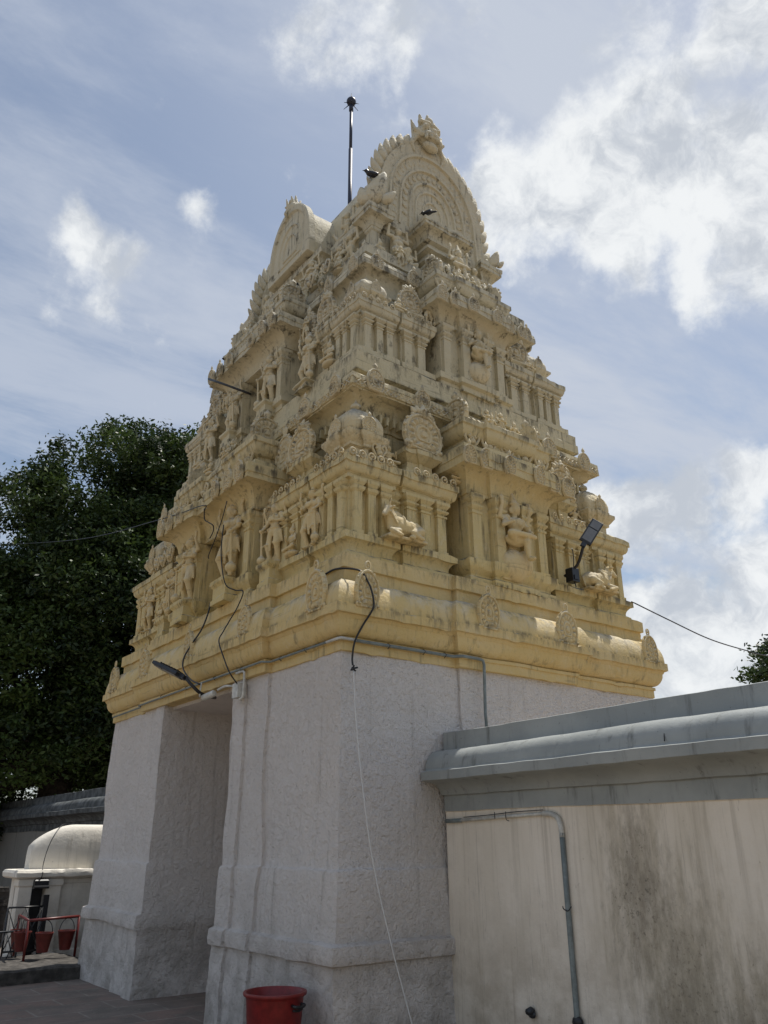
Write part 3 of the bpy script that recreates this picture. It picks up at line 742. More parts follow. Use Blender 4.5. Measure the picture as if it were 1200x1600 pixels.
def sym(face, lst):
    Lf = WA if face in 'AD' else WB
    return [(s, False) for s in lst]+[(Lf-s, True) for s in lst]
for fi, face in enumerate('ABC'):
    Lf = WA if face in 'AD' else WB
    ph = 4.70-4.145
    for s, fl in sym(face, [.215, .375, .53]): put('pilaster', pil(.085, ph, .055, 1), 'stucco', T1, face, s, .14, 4.145)
    for s, fl in sym(face, [.86, 1.04, 1.25]): put('pilaster', pil(.11, ph, .045), 'stucco', T1, face, s, .14, 4.145)
    for s, fl in sym(face, [.70]): put('pilaster', pil(.08, ph, .03), 'stucco', T1, face, s, .20, 4.145)
    if face in 'AB':
        frieze(face, .05, .60, .03, 4.93, .115, .036, T1); frieze(face, .82, 1.42, .03, 4.93, .115, .036, T1)
        if face == 'A': frieze(face, WA-1.42, WA-.82, .03, 4.93, .115, .036, T1)
    for s, fl in sym(face, [1.07]):
        sh = piece('shrine_base', lambda bm: add_block(bm, -.24, .24, -.13, .3, [(-.01, 0), (-.01, .045), (-.04, .05), (-.04, .09), (-.08, .10), (-.08, .17), (-.05, .19), (-.01, .23), (.005, .24), (.005, .29), (-.03, .30)], [(0, -.1, .1, .02)]), 'stucco', T1, (0, 0, 0))
        (x, y, z), rot = place(face, s, .26, 4.955); sh.location = (x-TC[0], y-TC[1], z-T1.location.z); sh.rotation_euler = (0, 0, rot)
        put('medallion', ME['med_crown'], 'carved', T1, face, s, .18, 5.245, (1, 1, .98))
        if face in 'AB':
            put('peacock', ME['peacock'], 'figure', T1, face, s+(.27 if not fl else -.27), .16, 5.20, .14, flip=fl)
for x, y in ((.37, .37), (WA-.37, .37), (.37, WB-.37), (WA-.37, WB-.37)):
    k = link('miniature_shrine', ME['kuta'], 'carved', T1, (x, y, 4.96))
    for r in range(4):
        a = r*PI/2; dx, dy = math.sin(a), -math.cos(a)
        link('medallion', ME['med_fan'], 'carved', T1, (x+dx*.235, y+dy*.235, 5.25), rot=a, scale=.44)
# central bays, faces A and D
def central_A(bm):
    p = [(.06, 3.892), (.06, 3.95), (.02, 3.975), (.02, 3.995), (.075, 4.05), (.085, 4.075), (.085, 4.14), (0, 4.145), (0, 4.86), (.04, 4.86), (.04, 4.90)]+cove(.045, 4.905, .22, 5.09, 6)+[(.24, 5.09), (.24, 5.17), (.25, 5.175), (.25, 5.265), (.20, 5.28), (.10, 5.34), (.06, 5.35), (.10, 5.36), (.10, 5.41), (.02, 5.43), (.02, 5.49)]
    p += cove(.02, 5.50, .12, 5.62, 4, 'ovolo')+[(.14, 5.63), (.14, 5.69), (.0, 5.70)]
    add_block(bm, 1.56, 2.69, .04, WB-.04, p, [(0, 1.86, 2.39, .05), (2, 1.86, 2.39, .05)])
cA = piece('central_bay', central_A, 'stucco', T1, smooth=R(28))
def central_B(bm):
    low = [(.06, 3.892), (.06, 3.95), (.02, 3.975), (.02, 3.995), (.075, 4.05), (.085, 4.075), (.085, 4.14), (0, 4.145), (0, 4.88)]
    for a, b in ((1.78, 2.38), (3.12, 3.72)): add_block(bm, .02, WA-.02, a, b, low)
    add_box(bm, .34, WA-.34, 2.3, 3.2, 3.892, 4.9)
    p = [(0, 4.885), (.04, 4.89), (.04, 4.93)]+cove(.045, 4.935, .24, 5.14, 6)+[(.26, 5.14), (.26, 5.20), (.27, 5.205), (.27, 5.31), (.2, 5.33), (.1, 5.38), (.06, 5.39), (.1, 5.40), (.1, 5.45), (.02, 5.47), (.02, 5.53)]
    p += cove(.02, 5.54, .12, 5.66, 4, 'ovolo')+[(.14, 5.67), (.14, 5.73), (0, 5.74)]
    add_block(bm, .02, WA-.02, 1.78, 3.72, p, [(3, 2.35, 3.15, -.06), (1, 2.35, 3.15, -.06)])
cB = piece('central_bay', central_B, 'stucco', T1, smooth=R(28))
ph = 4.86-4.145
for face in 'A':
    for s in (1.64, 1.93, 2.32, 2.61): put('pilaster', pil(.12, ph, .05), 'stucco', T1, face, s, .04-(.05 if 1.86 < s < 2.39 else 0), 4.145)
    for s in (1.38, 1.62, 1.90, 2.35, 2.63, 2.87): put('medallion', ME['med_small'], 'carved', T1, face, s, -.215-(.05 if 1.7 < s < 2.5 else 0), 5.06)
for face in 'BC':
    for s in (1.86, 2.30, 3.20, 3.64): put('pilaster', pil(.12, ph+.02, .05), 'stucco', T1, face, s, .02, 4.145)
    for s in (1.66, 1.95, 2.25, 3.25, 3.55, 3.84): put('medallion', ME['med_small'], 'carved', T1, face, s, -.25, 5.12)
    for s in (1.52, 3.98): put('medallion', ME['med_fan'], 'carved', T1, face, s, .22, 5.30, 1.0)
piece('carved_panel', lambda bm: add_box(bm, .30, .34, 2.42, 3.08, 3.95, 4.88), 'stucco', T1)

def sala_top(parent, face, s, dep, z, wid, hh, n_plate=True):
    """fluted barrel between two upright end plates, with a carved group in the middle"""
    bm = bmesh.new(); n = 26; k = 10
    for i in range(n):
        x0, x1 = -wid/2+wid*i/n, -wid/2+wid*(i+1)/n; r = hh*(.46 if i % 2 else .40)
        a0 = [bm.verts.new((x0, -r*math.sin(PI*j/k-PI/2+PI/2)*.0+(-r*math.cos(PI*j/k)), r*math.sin(PI*j/k)*1.1)) for j in range(k+1)]
        a1 = [bm.verts.new((x1, -r*math.cos(PI*j/k), r*math.sin(PI*j/k)*1.1)) for j in range(k+1)]
        for j in range(k): bm.faces.new((a0[j], a1[j], a1[j+1], a0[j+1]))
        bm.faces.new(a0); bm.faces.new(a1[::-1])
    bmesh.ops.recalc_face_normals(bm, faces=bm.faces)
    put('barrel_roof', mesh_from(bm, 'barrel', R(35)), 'carved', parent, face, s, dep, z)
    for sg in (-1, 1):
        loc, rot = place(face, s+sg*wid*.5, dep, z)
        turn = rot+(PI/2 if ((sg > 0) == (face in 'AC')) else -PI/2)
        link('medallion', ME['med_fan'], 'carved', parent, loc, rot=turn, scale=(hh/.36, 1.2, hh/.40))
sala_top(T1, 'A', 2.125, .17, 5.70, 1.06, .34); sala_top(T1, 'B', 2.75, .15, 5.74, 1.7, .36)
fig = put('statue', ME['potfig'], 'figure', T1, 'A', 2.125, -.07, 3.99, (1.05, 1.0, 1.02))
put('bull', ME['bull'], 'figure', T1, 'A', .70, .04, 4.14, .44)
put('bull', ME['bull'], 'figure', T1, 'A', WA-.70, .04, 4.14, .44, flip=True)
# guards of face B
def pedestal(parent, face, s, dep, z0, z1, w, d=.16):
    o = piece('pedestal', lambda bm: add_block(bm, -w/2, w/2, -d/2, .2, [(0, 0), (0, (z1-z0)*.25), (-.015, (z1-z0)*.3), (-.015, (z1-z0)*.7), (.015, (z1-z0)*.85), (.015, z1-z0)]), 'stucco', parent, (0, 0, 0))
    (x, y, z), rot = place(face, s, dep, z0); p = parent; L = Vector((x, y, z))
    while p: L -= p.location; p = p.parent
    o.location = L; o.rotation_euler = (0, 0, rot)
for s, fl, h, zz in ((.66, 0, .66, 4.13), (1.40, 1, .74, 4.15), (2.20, 0, .98, 4.16), (3.30, 1, .98, 4.16), (4.10, 0, .74, 4.15), (WB-.66, 1, .66, 4.13)):
    dep = -.045 if h > .9 else .07
    if h > .7: pedestal(T1, 'B', s, dep-.02, 3.90, zz+.01, .24 if h < .9 else .34, .2)
    put('statue', ME['guard'], 'figure', T1, 'B', s, dep, zz, (h*1.25, h*1.15, h), flip=bool(fl))
for s in (1.05, WB-1.05): put('statue', ME['seated'], 'figure', T1, 'B', s, .08, 4.14, .36)
for s in (1.95, 2.3): put('statue', ME['seated'], 'figure', T1, 'A', s, .0, 5.70, .26)
put('peacock', ME['peacock'], 'figure', T1, 'A', 2.75, .02, 5.60, .36); put('peacock', ME['peacock'], 'figure', T1, 'A', 1.52, .02, 5.62, .2, flip=True)
for s in (2.5, 3.0): put('statue', ME['seated'], 'figure', T1, 'B', s, -.02, 5.74, .30)
# dentils under the second storey's eave, small medallions and fretwork on it
db = bmesh.new(); add_block(db, -.015, .015, -.07, .02, [(0, 0), (0, .10)]); ME['dentil'] = mesh_from(db, 'dentil')
for face, n in (('A', 38), ('B', 46)):
    Lf = sides(face)
    for k in range(n): put('dentil', ME['dentil'], 'stucco', T1, face, .45+(Lf-.90)*(k+.5)/n, .41, 5.55)
def fret(bm, face, s0, s1, dep, z, h):
    n = max(1, round((s1-s0)/.075))
    for k in range(n):
        a, b = s0+(s1-s0)*k/n, s0+(s1-s0)*(k+1)/n
        pa, ra = place(face, a, dep, z-h/2); pb, _ = place(face, b, dep, z+h/2)
        pc, _ = place(face, a, dep, z+h/2); pd, _ = place(face, b, dep, z-h/2)
        add_tube(bm, [pa, pb], .008, 4); add_tube(bm, [pc, pd], .008, 4)
for face, a, b in (('A', .25, 1.5), ('A', WA-1.5, WA-.25), ('B', .25, 1.7), ('B', WB-1.7, WB-.25)):
    piece('fretwork', lambda bm: fret(bm, face, a, b, .212, 5.86, .065), 'carved', T1)
for face in 'ABC':
    for s, fl in sym(face, [.50, 1.13]): put('medallion', ME['med_small'], 'carved', T1, face, s, .215, 5.80, (1.25, 1, 1.05))

# ================= TIER 2 =================
I2 = .53
T2 = piece('tier', lambda bm: add_block(bm, .80, WA-.80, .80, WB-.80, [(-.02, 6.38), (-.02, 7.62), (0, 7.63), (0, 7.70)]+cove(0, 7.705, .10, 7.86, 5)+[(.12, 7.86), (.13, 7.865), (.13, 7.925), (.12, 7.93), (.13, 7.935), (.12, 7.99), (.06, 8.03), (-.02, 8.04), (-.02, 8.12), (.035, 8.125), (.035, 8.26), (-.03, 8.265)]), 'stucco', tower, smooth=R(28))
P2 = [(.03, 6.38), (.03, 6.41), (.075, 6.43), (.085, 6.435), (.085, 6.50), (0, 6.505), (0, 6.96), (.04, 6.96), (.04, 7.0), (.05, 7.005)]+cove(.05, 7.01, .09, 7.08, 4, 'ovolo')+[(.10, 7.085), (.10, 7.15), (.08, 7.155), (.03, 7.19), (0, 7.2)]
cb2 = corner_blocks(T2, 'corner_bay', I2, 1.46, P2, (.97, 1.09))
for face in 'ABC':
    ph = 6.96-6.505
    for s, fl in sym(face, [.60, .76, .90]): put('pilaster', pil(.08, ph, .055, 0), 'stucco', T2, face, s, I2, 6.505)
    for s, fl in sym(face, [1.17, 1.37]): put('pilaster', pil(.105, ph, .045), 'stucco', T2, face, s, I2, 6.505)
    if face in 'AB': frieze(face, .46, .95, I2-.10, 7.16, .10, .028, T2); frieze(face, 1.10, 1.50, I2-.10, 7.16, .10, .028, T2)
    for s, fl in sym(face, [1.25]):
        put('medallion', ME['med_crown'], 'carved', T2, face, s, I2+.04, 7.27, (.72, .9, .80))
        sh = piece('shrine_base', lambda bm: add_block(bm, -.15, .15, -.1, .2, [(-.02, 0), (-.02, .03), (0.01, .05), (.01, .075)]), 'stucco', T2, (0, 0, 0))
        (x, y, z), rot = place(face, s, I2+.05, 7.195); sh.location = (x-TC[0], y-TC[1], z-T2.location.z); sh.rotation_euler = (0, 0, rot)
for x, y in ((.77, .77), (WA-.77, .77), (.77, WB-.77), (WA-.77, WB-.77)):
    link('miniature_shrine', ME['kuta_s'], 'carved', T2, (x, y, 7.19))
    for r in range(4):
        a = r*PI/2; link('medallion', ME['med_fan'], 'carved', T2, (x+math.sin(a)*.205, y-math.cos(a)*.205, 7.39), rot=a, scale=.34)
def central_A2(bm):
    p = [(.04, 6.37), (.04, 6.44), (.08, 6.46), (.08, 6.53), (0, 6.535), (0, 7.22), (.04, 7.22), (.04, 7.26)]+cove(.045, 7.265, .19, 7.41, 6)+[(.21, 7.41), (.21, 7.47), (.22, 7.475), (.22, 7.545), (.15, 7.56), (.08, 7.61), (.05, 7.62), (.08, 7.63), (.08, 7.67), (.02, 7.69), (.02, 7.74)]
    p += cove(.02, 7.75, .11, 7.84, 4, 'ovolo')+[(.125, 7.85), (.125, 7.91), (0, 7.92)]
    add_block(bm, 1.62, 2.63, .44, WB-.44, p, [(0, 1.90, 2.35, .05), (2, 1.9, 2.35, .05)])
piece('central_bay', central_A2, 'stucco', T2, smooth=R(28))
def central_B2(bm):
    low = [(.04, 6.37), (.04, 6.44), (.08, 6.46), (.08, 6.53), (0, 6.535), (0, 7.24)]
    for a, b in ((2.0, 2.46), (3.04, 3.50)): add_block(bm, .42, WA-.42, a, b, low)
    add_box(bm, .68, WA-.68, 2.4, 3.1, 6.37, 7.25)
    p = [(0, 7.245), (.04, 7.25), (.04, 7.28)]+cove(.045, 7.285, .22, 7.45, 6)+[(.24, 7.45), (.24, 7.51), (.25, 7.515), (.25, 7.59), (.16, 7.61), (.08, 7.65), (.05, 7.66), (.08, 7.67), (.08, 7.71), (.02, 7.73), (.02, 7.77)]
    p += cove(.02, 7.78, .11, 7.88, 4, 'ovolo')+[(.125, 7.89), (.125, 7.94), (0, 7.95)]
    add_block(bm, .42, WA-.42, 2.0, 3.50, p)
piece('central_bay', central_B2, 'stucco', T2, smooth=R(28))
ph = 7.22-6.535
for face in 'A':
    for s in (1.69, 1.95, 2.30, 2.56): put('pilaster', pil(.11, ph, .05), 'stucco', T2, face, s, .44-(.05 if 1.9 < s < 2.35 else 0), 6.535)
    for s in (1.46, 1.68, 1.93, 2.32, 2.57, 2.79): put('medallion', ME['med_small'], 'carved', T2, face, s, .215-(.05 if 1.8 < s < 2.4 else 0), 7.37, (.95, 1, .85))
for face in 'BC':
    for s in (2.06, 2.40, 3.10, 3.44): put('pilaster', pil(.11, ph+.02, .05), 'stucco', T2, face, s, .42, 6.535)
    for s in (1.9, 2.15, 2.45, 3.05, 3.35, 3.6): put('medallion', ME['med_small'], 'carved', T2, face, s, .165, 7.43, (.95, 1, .85))
    for s in (1.72, 3.78): put('medallion', ME['med_fan'], 'carved', T2, face, s, .60, 7.30, .9)
sala_top(T2, 'A', 2.125, .55, 7.92, .94, .32); sala_top(T2, 'B', 2.75, .52, 7.95, 1.3, .34)
pd = piece('curved_pedestal', lambda bm: add_block(bm, 1.88, 2.37, .30, .6, [(-.10, 6.30), (-.06, 6.45), (-.04, 6.62), (-.05, 6.78), (-.10, 6.80)]), 'stucco', T2, smooth=R(50))
put('statue', ME['potfig'], 'figure', T2, 'A', 2.125, .33, 6.55, (.80, .8, .80))
for s, fl, h, zz in ((1.42, 0, .80, 6.42), (2.27, 1, .82, 6.52), (3.23, 0, .82, 6.52), (4.08, 1, .80, 6.42)):
    dep = .36 if 2 < s < 3.5 else .42
    pedestal(T2, 'B', s, dep-.02, 6.34, zz+.01, .26, .2)
    put('statue', ME['guard'], 'figure', T2, 'B', s, dep, zz, (h*1.25, h*1.15, h), flip=bool(fl))
for s in (1.02, WB-1.02): put('statue', ME['seated'], 'figure', T2, 'B', s, .45, 6.50, .36)
for s in (1.95, 2.3): put('statue', ME['seated'], 'figure', T2, 'A', s, .42, 7.92, .25)
put('peacock', ME['peacock'], 'figure', T2, 'A', 2.70, .45, 7.86, .30)
for s in (2.4, 3.1): put('statue', ME['seated'], 'figure', T2, 'B', s, .40, 7.95, .30)
for face in 'ABC':
    for s, fl in sym(face, [.86, 1.40]): put('medallion', ME['med_small'], 'carved', T2, face, s, .665, 7.82, (1.1, 1, 1.0))

# ================= TIER 3 and the barrel roof =================
T3 = piece('tier', lambda bm: add_block(bm, 1.16, WA-1.16, 1.16, WB-1.16, [(.05, 8.26), (.05, 8.36), (0, 8.38), (0, 8.94), (.06, 8.98), (.06, 9.03), (.10, 9.04), (.10, 9.17), (-.02, 9.18)]), 'stucco', tower)
for cx, cy in ((0, 0), (1, 0), (0, 1), (1, 1)):
    x = 1.15 if not cx else WA-1.15; y = 1.15 if not cy else WB-1.15
    dx, dy = (-1 if not cx else 1), (-1 if not cy else 1)
    piece('corner_bracket', lambda bm: add_block(bm, x-.06, x+.06, y-.06, y+.06, [(0, 8.3), (0, 8.84), (.02, 8.86), (.02, 8.90)]+cove(.03, 8.905, .12, 9.03, 5)+[(.14, 9.035), (.14, 9.09), (.15, 9.095), (.15, 9.155), (.10, 9.17), (.05, 9.19), (.0, 9.2)]), 'stucco', T3, (x, y, 8.3), smooth=R(28))
    link('medallion', ME['med_fan'], 'carved', T3, (x+dx*.10, y-.0, 9.17), rot=(-PI/2 if not cx else PI/2), scale=.6)
    # crouching bearers on both sides of the corner bracket
    bx, by = (1.12 if not cx else WA-1.12), (1.12 if not cy else WB-1.12)
    link('statue', ME['atlas'], 'figure', T3, (bx-dx*.33, by+dy*.10, 8.44), rot=(0 if dy < 0 else PI), scale=.56)
    link('statue', ME['atlas'], 'figure', T3, (bx+dx*.10, by-dy*.33, 8.44), rot=(-PI/2 if dx < 0 else PI/2), scale=.56)
    link('statue', ME['seated'], 'figure', T3, (bx+dx*.14, by+dy*.02, 8.26), rot=(-PI/2 if dx < 0 else PI/2), scale=.38)
    link('statue', ME['seated'], 'figure', T3, (bx+dx*.0, by+dy*.16, 8.26), rot=(0 if dy < 0 else PI), scale=.38)
    piece('roof_stone', lambda bm: add_block(bm, x-.15, x+.15, y-.15, y+.15, [(0, 8.255), (0, 8.30), (.03, 8.32), (.03, 8.37), (-.04, 8.41), (-.04, 8.45), (-.09, 8.47)]), 'stucco', T3, (x, y, 8.25))
def c3A(bm):
    add_block(bm, 1.83, 2.42, .86, WB-.86, [(-.05, 8.26), (-.05, 8.44), (.03, 8.46), (.03, 8.50), (-.06, 8.52), (-.06, 8.60), (.0, 8.62), (.0, 8.66), (-.05, 8.67), (-.05, 8.74), (.02, 8.76), (.02, 8.80), (-.03, 8.81), (-.03, 8.88), (.03, 8.90), (.03, 8.94)]+cove(.03, 8.945, .11, 9.04, 3)+[(.13, 9.045), (.13, 9.09), (.14, 9.095), (.14, 9.15), (.07, 9.19), (.0, 9.21), (.0, 9.27), (-.06, 9.30), (-.06, 9.35), (-.12, 9.39), (-.2, 9.46)])
piece('central_bay', c3A, 'stucco', T3)
def c3B(bm):
    add_block(bm, 1.0, WA-1.0, 2.10, 3.40, [(.03, 8.26), (.03, 8.40), (0, 8.42), (0, 8.88), (.04, 8.90), (.04, 8.93)]+cove(.04, 8.935, .10, 9.0, 3)+[(.12, 9.005), (.12, 9.10), (.1, 9.12), (.03, 9.14)])
piece('central_bay', c3B, 'stucco', T3)
put('statue', ME['potfig'], 'figure', T3, 'A', 2.20, .68, 8.10, (.74, .68, .74))
for s, fl, h in ((1.62, 0, .62), (2.18, 1, .72), (3.32, 0, .72), (3.88, 1, .62)): put('statue', ME['guard'], 'figure', T3, 'B', s, .95 if h < .7 else .86, 8.28, (h*1.25, h*1.15, h), flip=bool(fl))
for s in (1.60, 2.65): put('statue', ME['atlas'], 'figure', T3, 'A', s, .98, 8.30, .40)
for s in (1.95, 2.75, 3.55): put('statue', ME['seated'], 'figure', T3, 'B', s, .78, 8.27, .36)
for s in (2.42, 3.08): put('pilaster', pil(.11, .46, .05), 'stucco', T3, 'B', s, 1.0, 8.42)

# smaller figures, finials and scrolls crowding the ledges
lf = bmesh.new()
for sg in (-1, 1):
    add_tube(lf, smoothpath([(sg*.01, 0, 0), (sg*.06, -.01, .05), (sg*.09, -.015, .11), (sg*.06, -.02, .15), (sg*.03, -.02, .12), (sg*.05, -.02, .095)], 4), .016, 6)
add_leaf(lf, (0, -.005, .05), 0, .17, .045, .03, 0); add_ball(lf, (0, -.02, .05), .035, 2)
ME['scroll'] = mesh_from(lf, 'scroll', 3.2)
for face, rows in (('A', [(1.45, 2.80, 5.40, -.02, 5), (1.5, 2.75, 7.67, .38, 5), (.42, .62, 5.02, .16, 1), (1.50, 2.75, 8.14, .62, 4)]),
                   ('B', [(1.75, 3.75, 5.46, -.04, 7), (1.95, 3.55, 7.71, .34, 6), (1.2, 4.3, 8.14, .62, 8), (4.2, 4.9, 5.0, .10, 3)])):
    for a, b, z, dep, n in rows:
        for k in range(n):
            put('scroll_ornament', ME['scroll'], 'carved', T3 if z > 8 else (T2 if z > 6.5 else T1), face, a+(b-a)*(k+.5)/n+JR.uniform(-.02, .02), dep, z, JR.uniform(.85, 1.25))
for face, s_, dep, z, kind, sc_ in (('A', 1.47, .10, 4.97, 'seated', .26), ('A', .70, .26, 5.0, 'seated', .30), ('A', 2.72, .10, 5.0, 'guard', .34), ('A', WA-.72, .26, 5.0, 'seated', .30),
        ('A', 1.05, .50, 7.18, 'seated', .24), ('A', 1.50, .50, 7.2, 'guard', .36), ('A', 2.78, .50, 7.2, 'guard', .36), ('A', WA-1.05, .5, 7.18, 'seated', .24), ('A', 1.30, .76, 8.16, 'guard', .34), ('A', 2.85, .76, 8.16, 'guard', .34), ('A', 2.62, .74, 8.16, 'seated', .30),
        ('B', .72, .26, 4.98, 'seated', .28), ('B', 1.62, .12, 4.6, 'guard', .42), ('B', 1.5, .30, 5.0, 'guard', .34), ('B', 4.0, .30, 5.0, 'guard', .36), ('B', 4.75, .26, 5.0, 'seated', .30), ('B', 1.07, .55, 7.18, 'seated', .26), ('B', 1.66, .50, 7.2, 'guard', .42),
        ('B', 3.85, .50, 7.2, 'guard', .42), ('B', 4.4, .5, 7.2, 'seated', .28), ('B', 1.35, .76, 8.16, 'seated', .30), ('B', 1.75, .76, 8.16, 'guard', .40), ('B', 3.72, .76, 8.16, 'guard', .40), ('B', 4.1, .76, 8.16, 'seated', .3), ('B', 2.45, .72, 8.2, 'guard', .46), ('B', 3.05, .72, 8.2, 'guard', .46),
        ('A', 2.0, .12, 5.74, 'guard', .34), ('A', 2.2, .10, 5.74, 'guard', .36), ('A', 2.02, .48, 7.94, 'guard', .32), ('A', 2.25, .48, 7.94, 'guard', .30), ('B', 2.62, .08, 5.76, 'guard', .38), ('B', 2.85, .08, 5.76, 'guard', .38)):
    put('statue', ME[kind], 'figure', T3 if z > 8 else (T2 if z > 6.5 else T1), face, s_, dep, z, (sc_*1.25, sc_*1.1, sc_), flip=JR.random() < .5)
VC = (2.125, 9.78); VR = .84
def vault(bm):
    n = 22; prof = [(-VR-.05, 9.04), (-VR-.05, 9.14), (-VR, 9.15), (-VR, VC[1])]
    arc = [(VR*math.cos(a), VC[1]+VR*math.sin(a)) for a in [PI-PI*k/n for k in range(1, n)]]
    pts = prof+arc+[(-x, z) for x, z in prof[::-1]]
    a = [bm.verts.new((VC[0]+x, 1.22, z)) for x, z in pts]; b = [bm.verts.new((VC[0]+x, WB-1.22, z)) for x, z in pts]
    for i in range(len(pts)-1): bm.faces.new((a[i], b[i], b[i+1], a[i+1]))
    bm.faces.new(a); bm.faces.new(b[::-1])
VA = piece('barrel_roof', vault, 'stucco', tower, smooth=R(40))
def gable_mesh():
    prof = [(.05, .5), (.16, .5), (.17, .62), (.19, .62), (.20, .5), (.30, .5), (.31, .66), (.335, .66), (.345, .52), (.42, .54), (.43, .74), (.455, .74), (.465, .56), (.60, .6), (.61, .82), (.64, .82), (.65, .62), (.80, .68), (.81, .92), (.845, .92), (.855, .72), (1, .78), (1, 0)]
    rx, H, cz, t = .92, 1.64, .46, .14
    bm = bmesh.new(); rings = []
    for f, y in prof:
        row = []
        for k in range(6): row.append(bm.verts.new((-rx*f*(1+.05*(1-k/6)), -t*y, cz*k/6)))
        for k in range(37):
            a = R(-90+180*k/36); row.append(bm.verts.new((rx*f*math.sin(a), -t*y, cz+(H-cz)*f*math.cos(a))))
        for k in range(6): row.append(bm.verts.new((rx*f*(1+.05*(k+1)/6), -t*y, cz*(1-(k+1)/6))))
        rings.append(row)
    n = len(rings[0])
    for p, q in zip(rings[:-1], rings[1:]):
        for i in range(n-1): bm.faces.new((p[i], p[i+1], q[i+1], q[i]))
    bm.faces.new(rings[0]); bm.faces.new(rings[-1])
    bmesh.ops.recalc_face_normals(bm, faces=bm.faces)
    rz = H-cz
    for f, m in ((.53, 20), (.725, 28)):
        for k in range(m):
            a = -PI/2-.35+(PI+.7)*k/(m-1)
            x = rx*f*math.sin(a) if abs(a) < PI/2 else rx*f*math.copysign(1, a); z = cz+rz*f*math.cos(a)
            add_ball(bm, (x, -.088, z), .030, 1, (1.3, .6, 1.3)); add_leaf(bm, (x, -.09, z), a, .06, .022, .02, .4)
    for s in (-1, 1):
        for k in range(11):
            a = s*R(19+k*8.6)
            x = rx*.96*math.sin(a) if abs(a) < PI/2 else s*rx*.96; z = cz+rz*.96*math.cos(a)
            add_leaf(bm, (x, -.05, z), a-s*R(16+k*2.2), .31, .095, .07, -.6*s)
    return mesh_from(bm, 'gable', R(38))
ME['gable'] = gable_mesh()
for face, rot, y in (('A', 0, 1.16), ('D', PI, WB-1.16)):
    g = link('gable', ME['gable'], 'carved', tower, (2.125, y, 9.16), rot=rot)
    link('face_crest', ME['kirti'], 'carved', g, (2.05, y-.10*(1 if face == 'A' else -1), 10.68), rot=rot, scale=(.68, .74, .80))
def dormer_mesh():
    bm, out, cz = m_nasi('dormer', 1.12, 1.16, .12, cz=.40, seg=40, flare=.30, amax=118, prof=[(0, .6), (.3, .6), (.33, .75), (.36, .6), (.52, .62), (.55, .78), (.58, .65), (.82, .7), (.86, .95), (.97, .95), (1, .8), (1, 0)])
    n = 14
    a = [bm.verts.new((x*.90, 0, cz+(z-cz)*.90)) for x, z in out[:41]]; b = [bm.verts.new((x*.90, .75, cz+(z-cz)*.90)) for x, z in out[:41]]
    for i in range(40): bm.faces.new((a[i], a[i+1], b[i+1], b[i]))
    return mesh_from(bm, 'dormer', R(38))
ME['dormer'] = dormer_mesh()
for x, rot in ((.90, -PI/2), (WA-.90, PI/2)):
    d = link('dormer_gable', ME['dormer'], 'stucco', tower, (x, 2.76, 9.12), rot=rot)
    link('face_crest', ME['kirti'], 'carved', d, (x-.06*(1 if rot < 0 else -1), 2.78, 10.16), rot=rot, scale=(.40, .44, .50))
# leaf finials on the corner slabs
lb = bmesh.new(); add_leaf(lb, (0, 0, 0), 0, .42, .13, .07, .5); add_leaf(lb, (-.07, 0, 0), R(-25), .24, .08, .06, .3); add_leaf(lb, (.09, 0, 0), R(30), .2, .07, .06, .3); ME['acro'] = mesh_from(lb, 'acro', 3.2)
for cx, cy in ((0, 0), (1, 0), (0, 1), (1, 1)):
    link('leaf_finial', ME['acro'], 'carved', T3, (1.06 if not cx else WA-1.06, 1.0 if not cy else WB-1.0, 9.18), rot=R(-40), scale=1.3 if (cx, cy) == (0, 0) else .72)
# carved figures lying against the barrel roof
for s in (1.52, 1.80, 3.85, 4.1): put('relief_figure', ME['atlas'], 'figure', VA, 'B', s, 1.20, 9.16, (.50, .5, .56))
for s in (1.38, 2.02): put('relief_figure', ME['peacock'], 'figure', VA, 'B', s, 1.17, 9.15, .5)

# ------------------------------------------------------------------ ground
def sheet(name, x0, x1, y0, y1, z, mat):
    bm = bmesh.new(); bm.faces.new([bm.verts.new(p) for p in ((x0, y0, z), (x1, y0, z), (x1, y1, z), (x0, y1, z))])
    o = link(name, mesh_from(bm), mat); o['kind'] = 'structure'; return o
M['earth'] = simple('packed_earth', (.27, .215, .155), .95, 0, .2, .4, 4, .02)
sheet('ground', -400, 400, -400, 400, -.012, 'earth')
sheet('paved_courtyard', -5, 14, .4, 24, 0, 'paving')

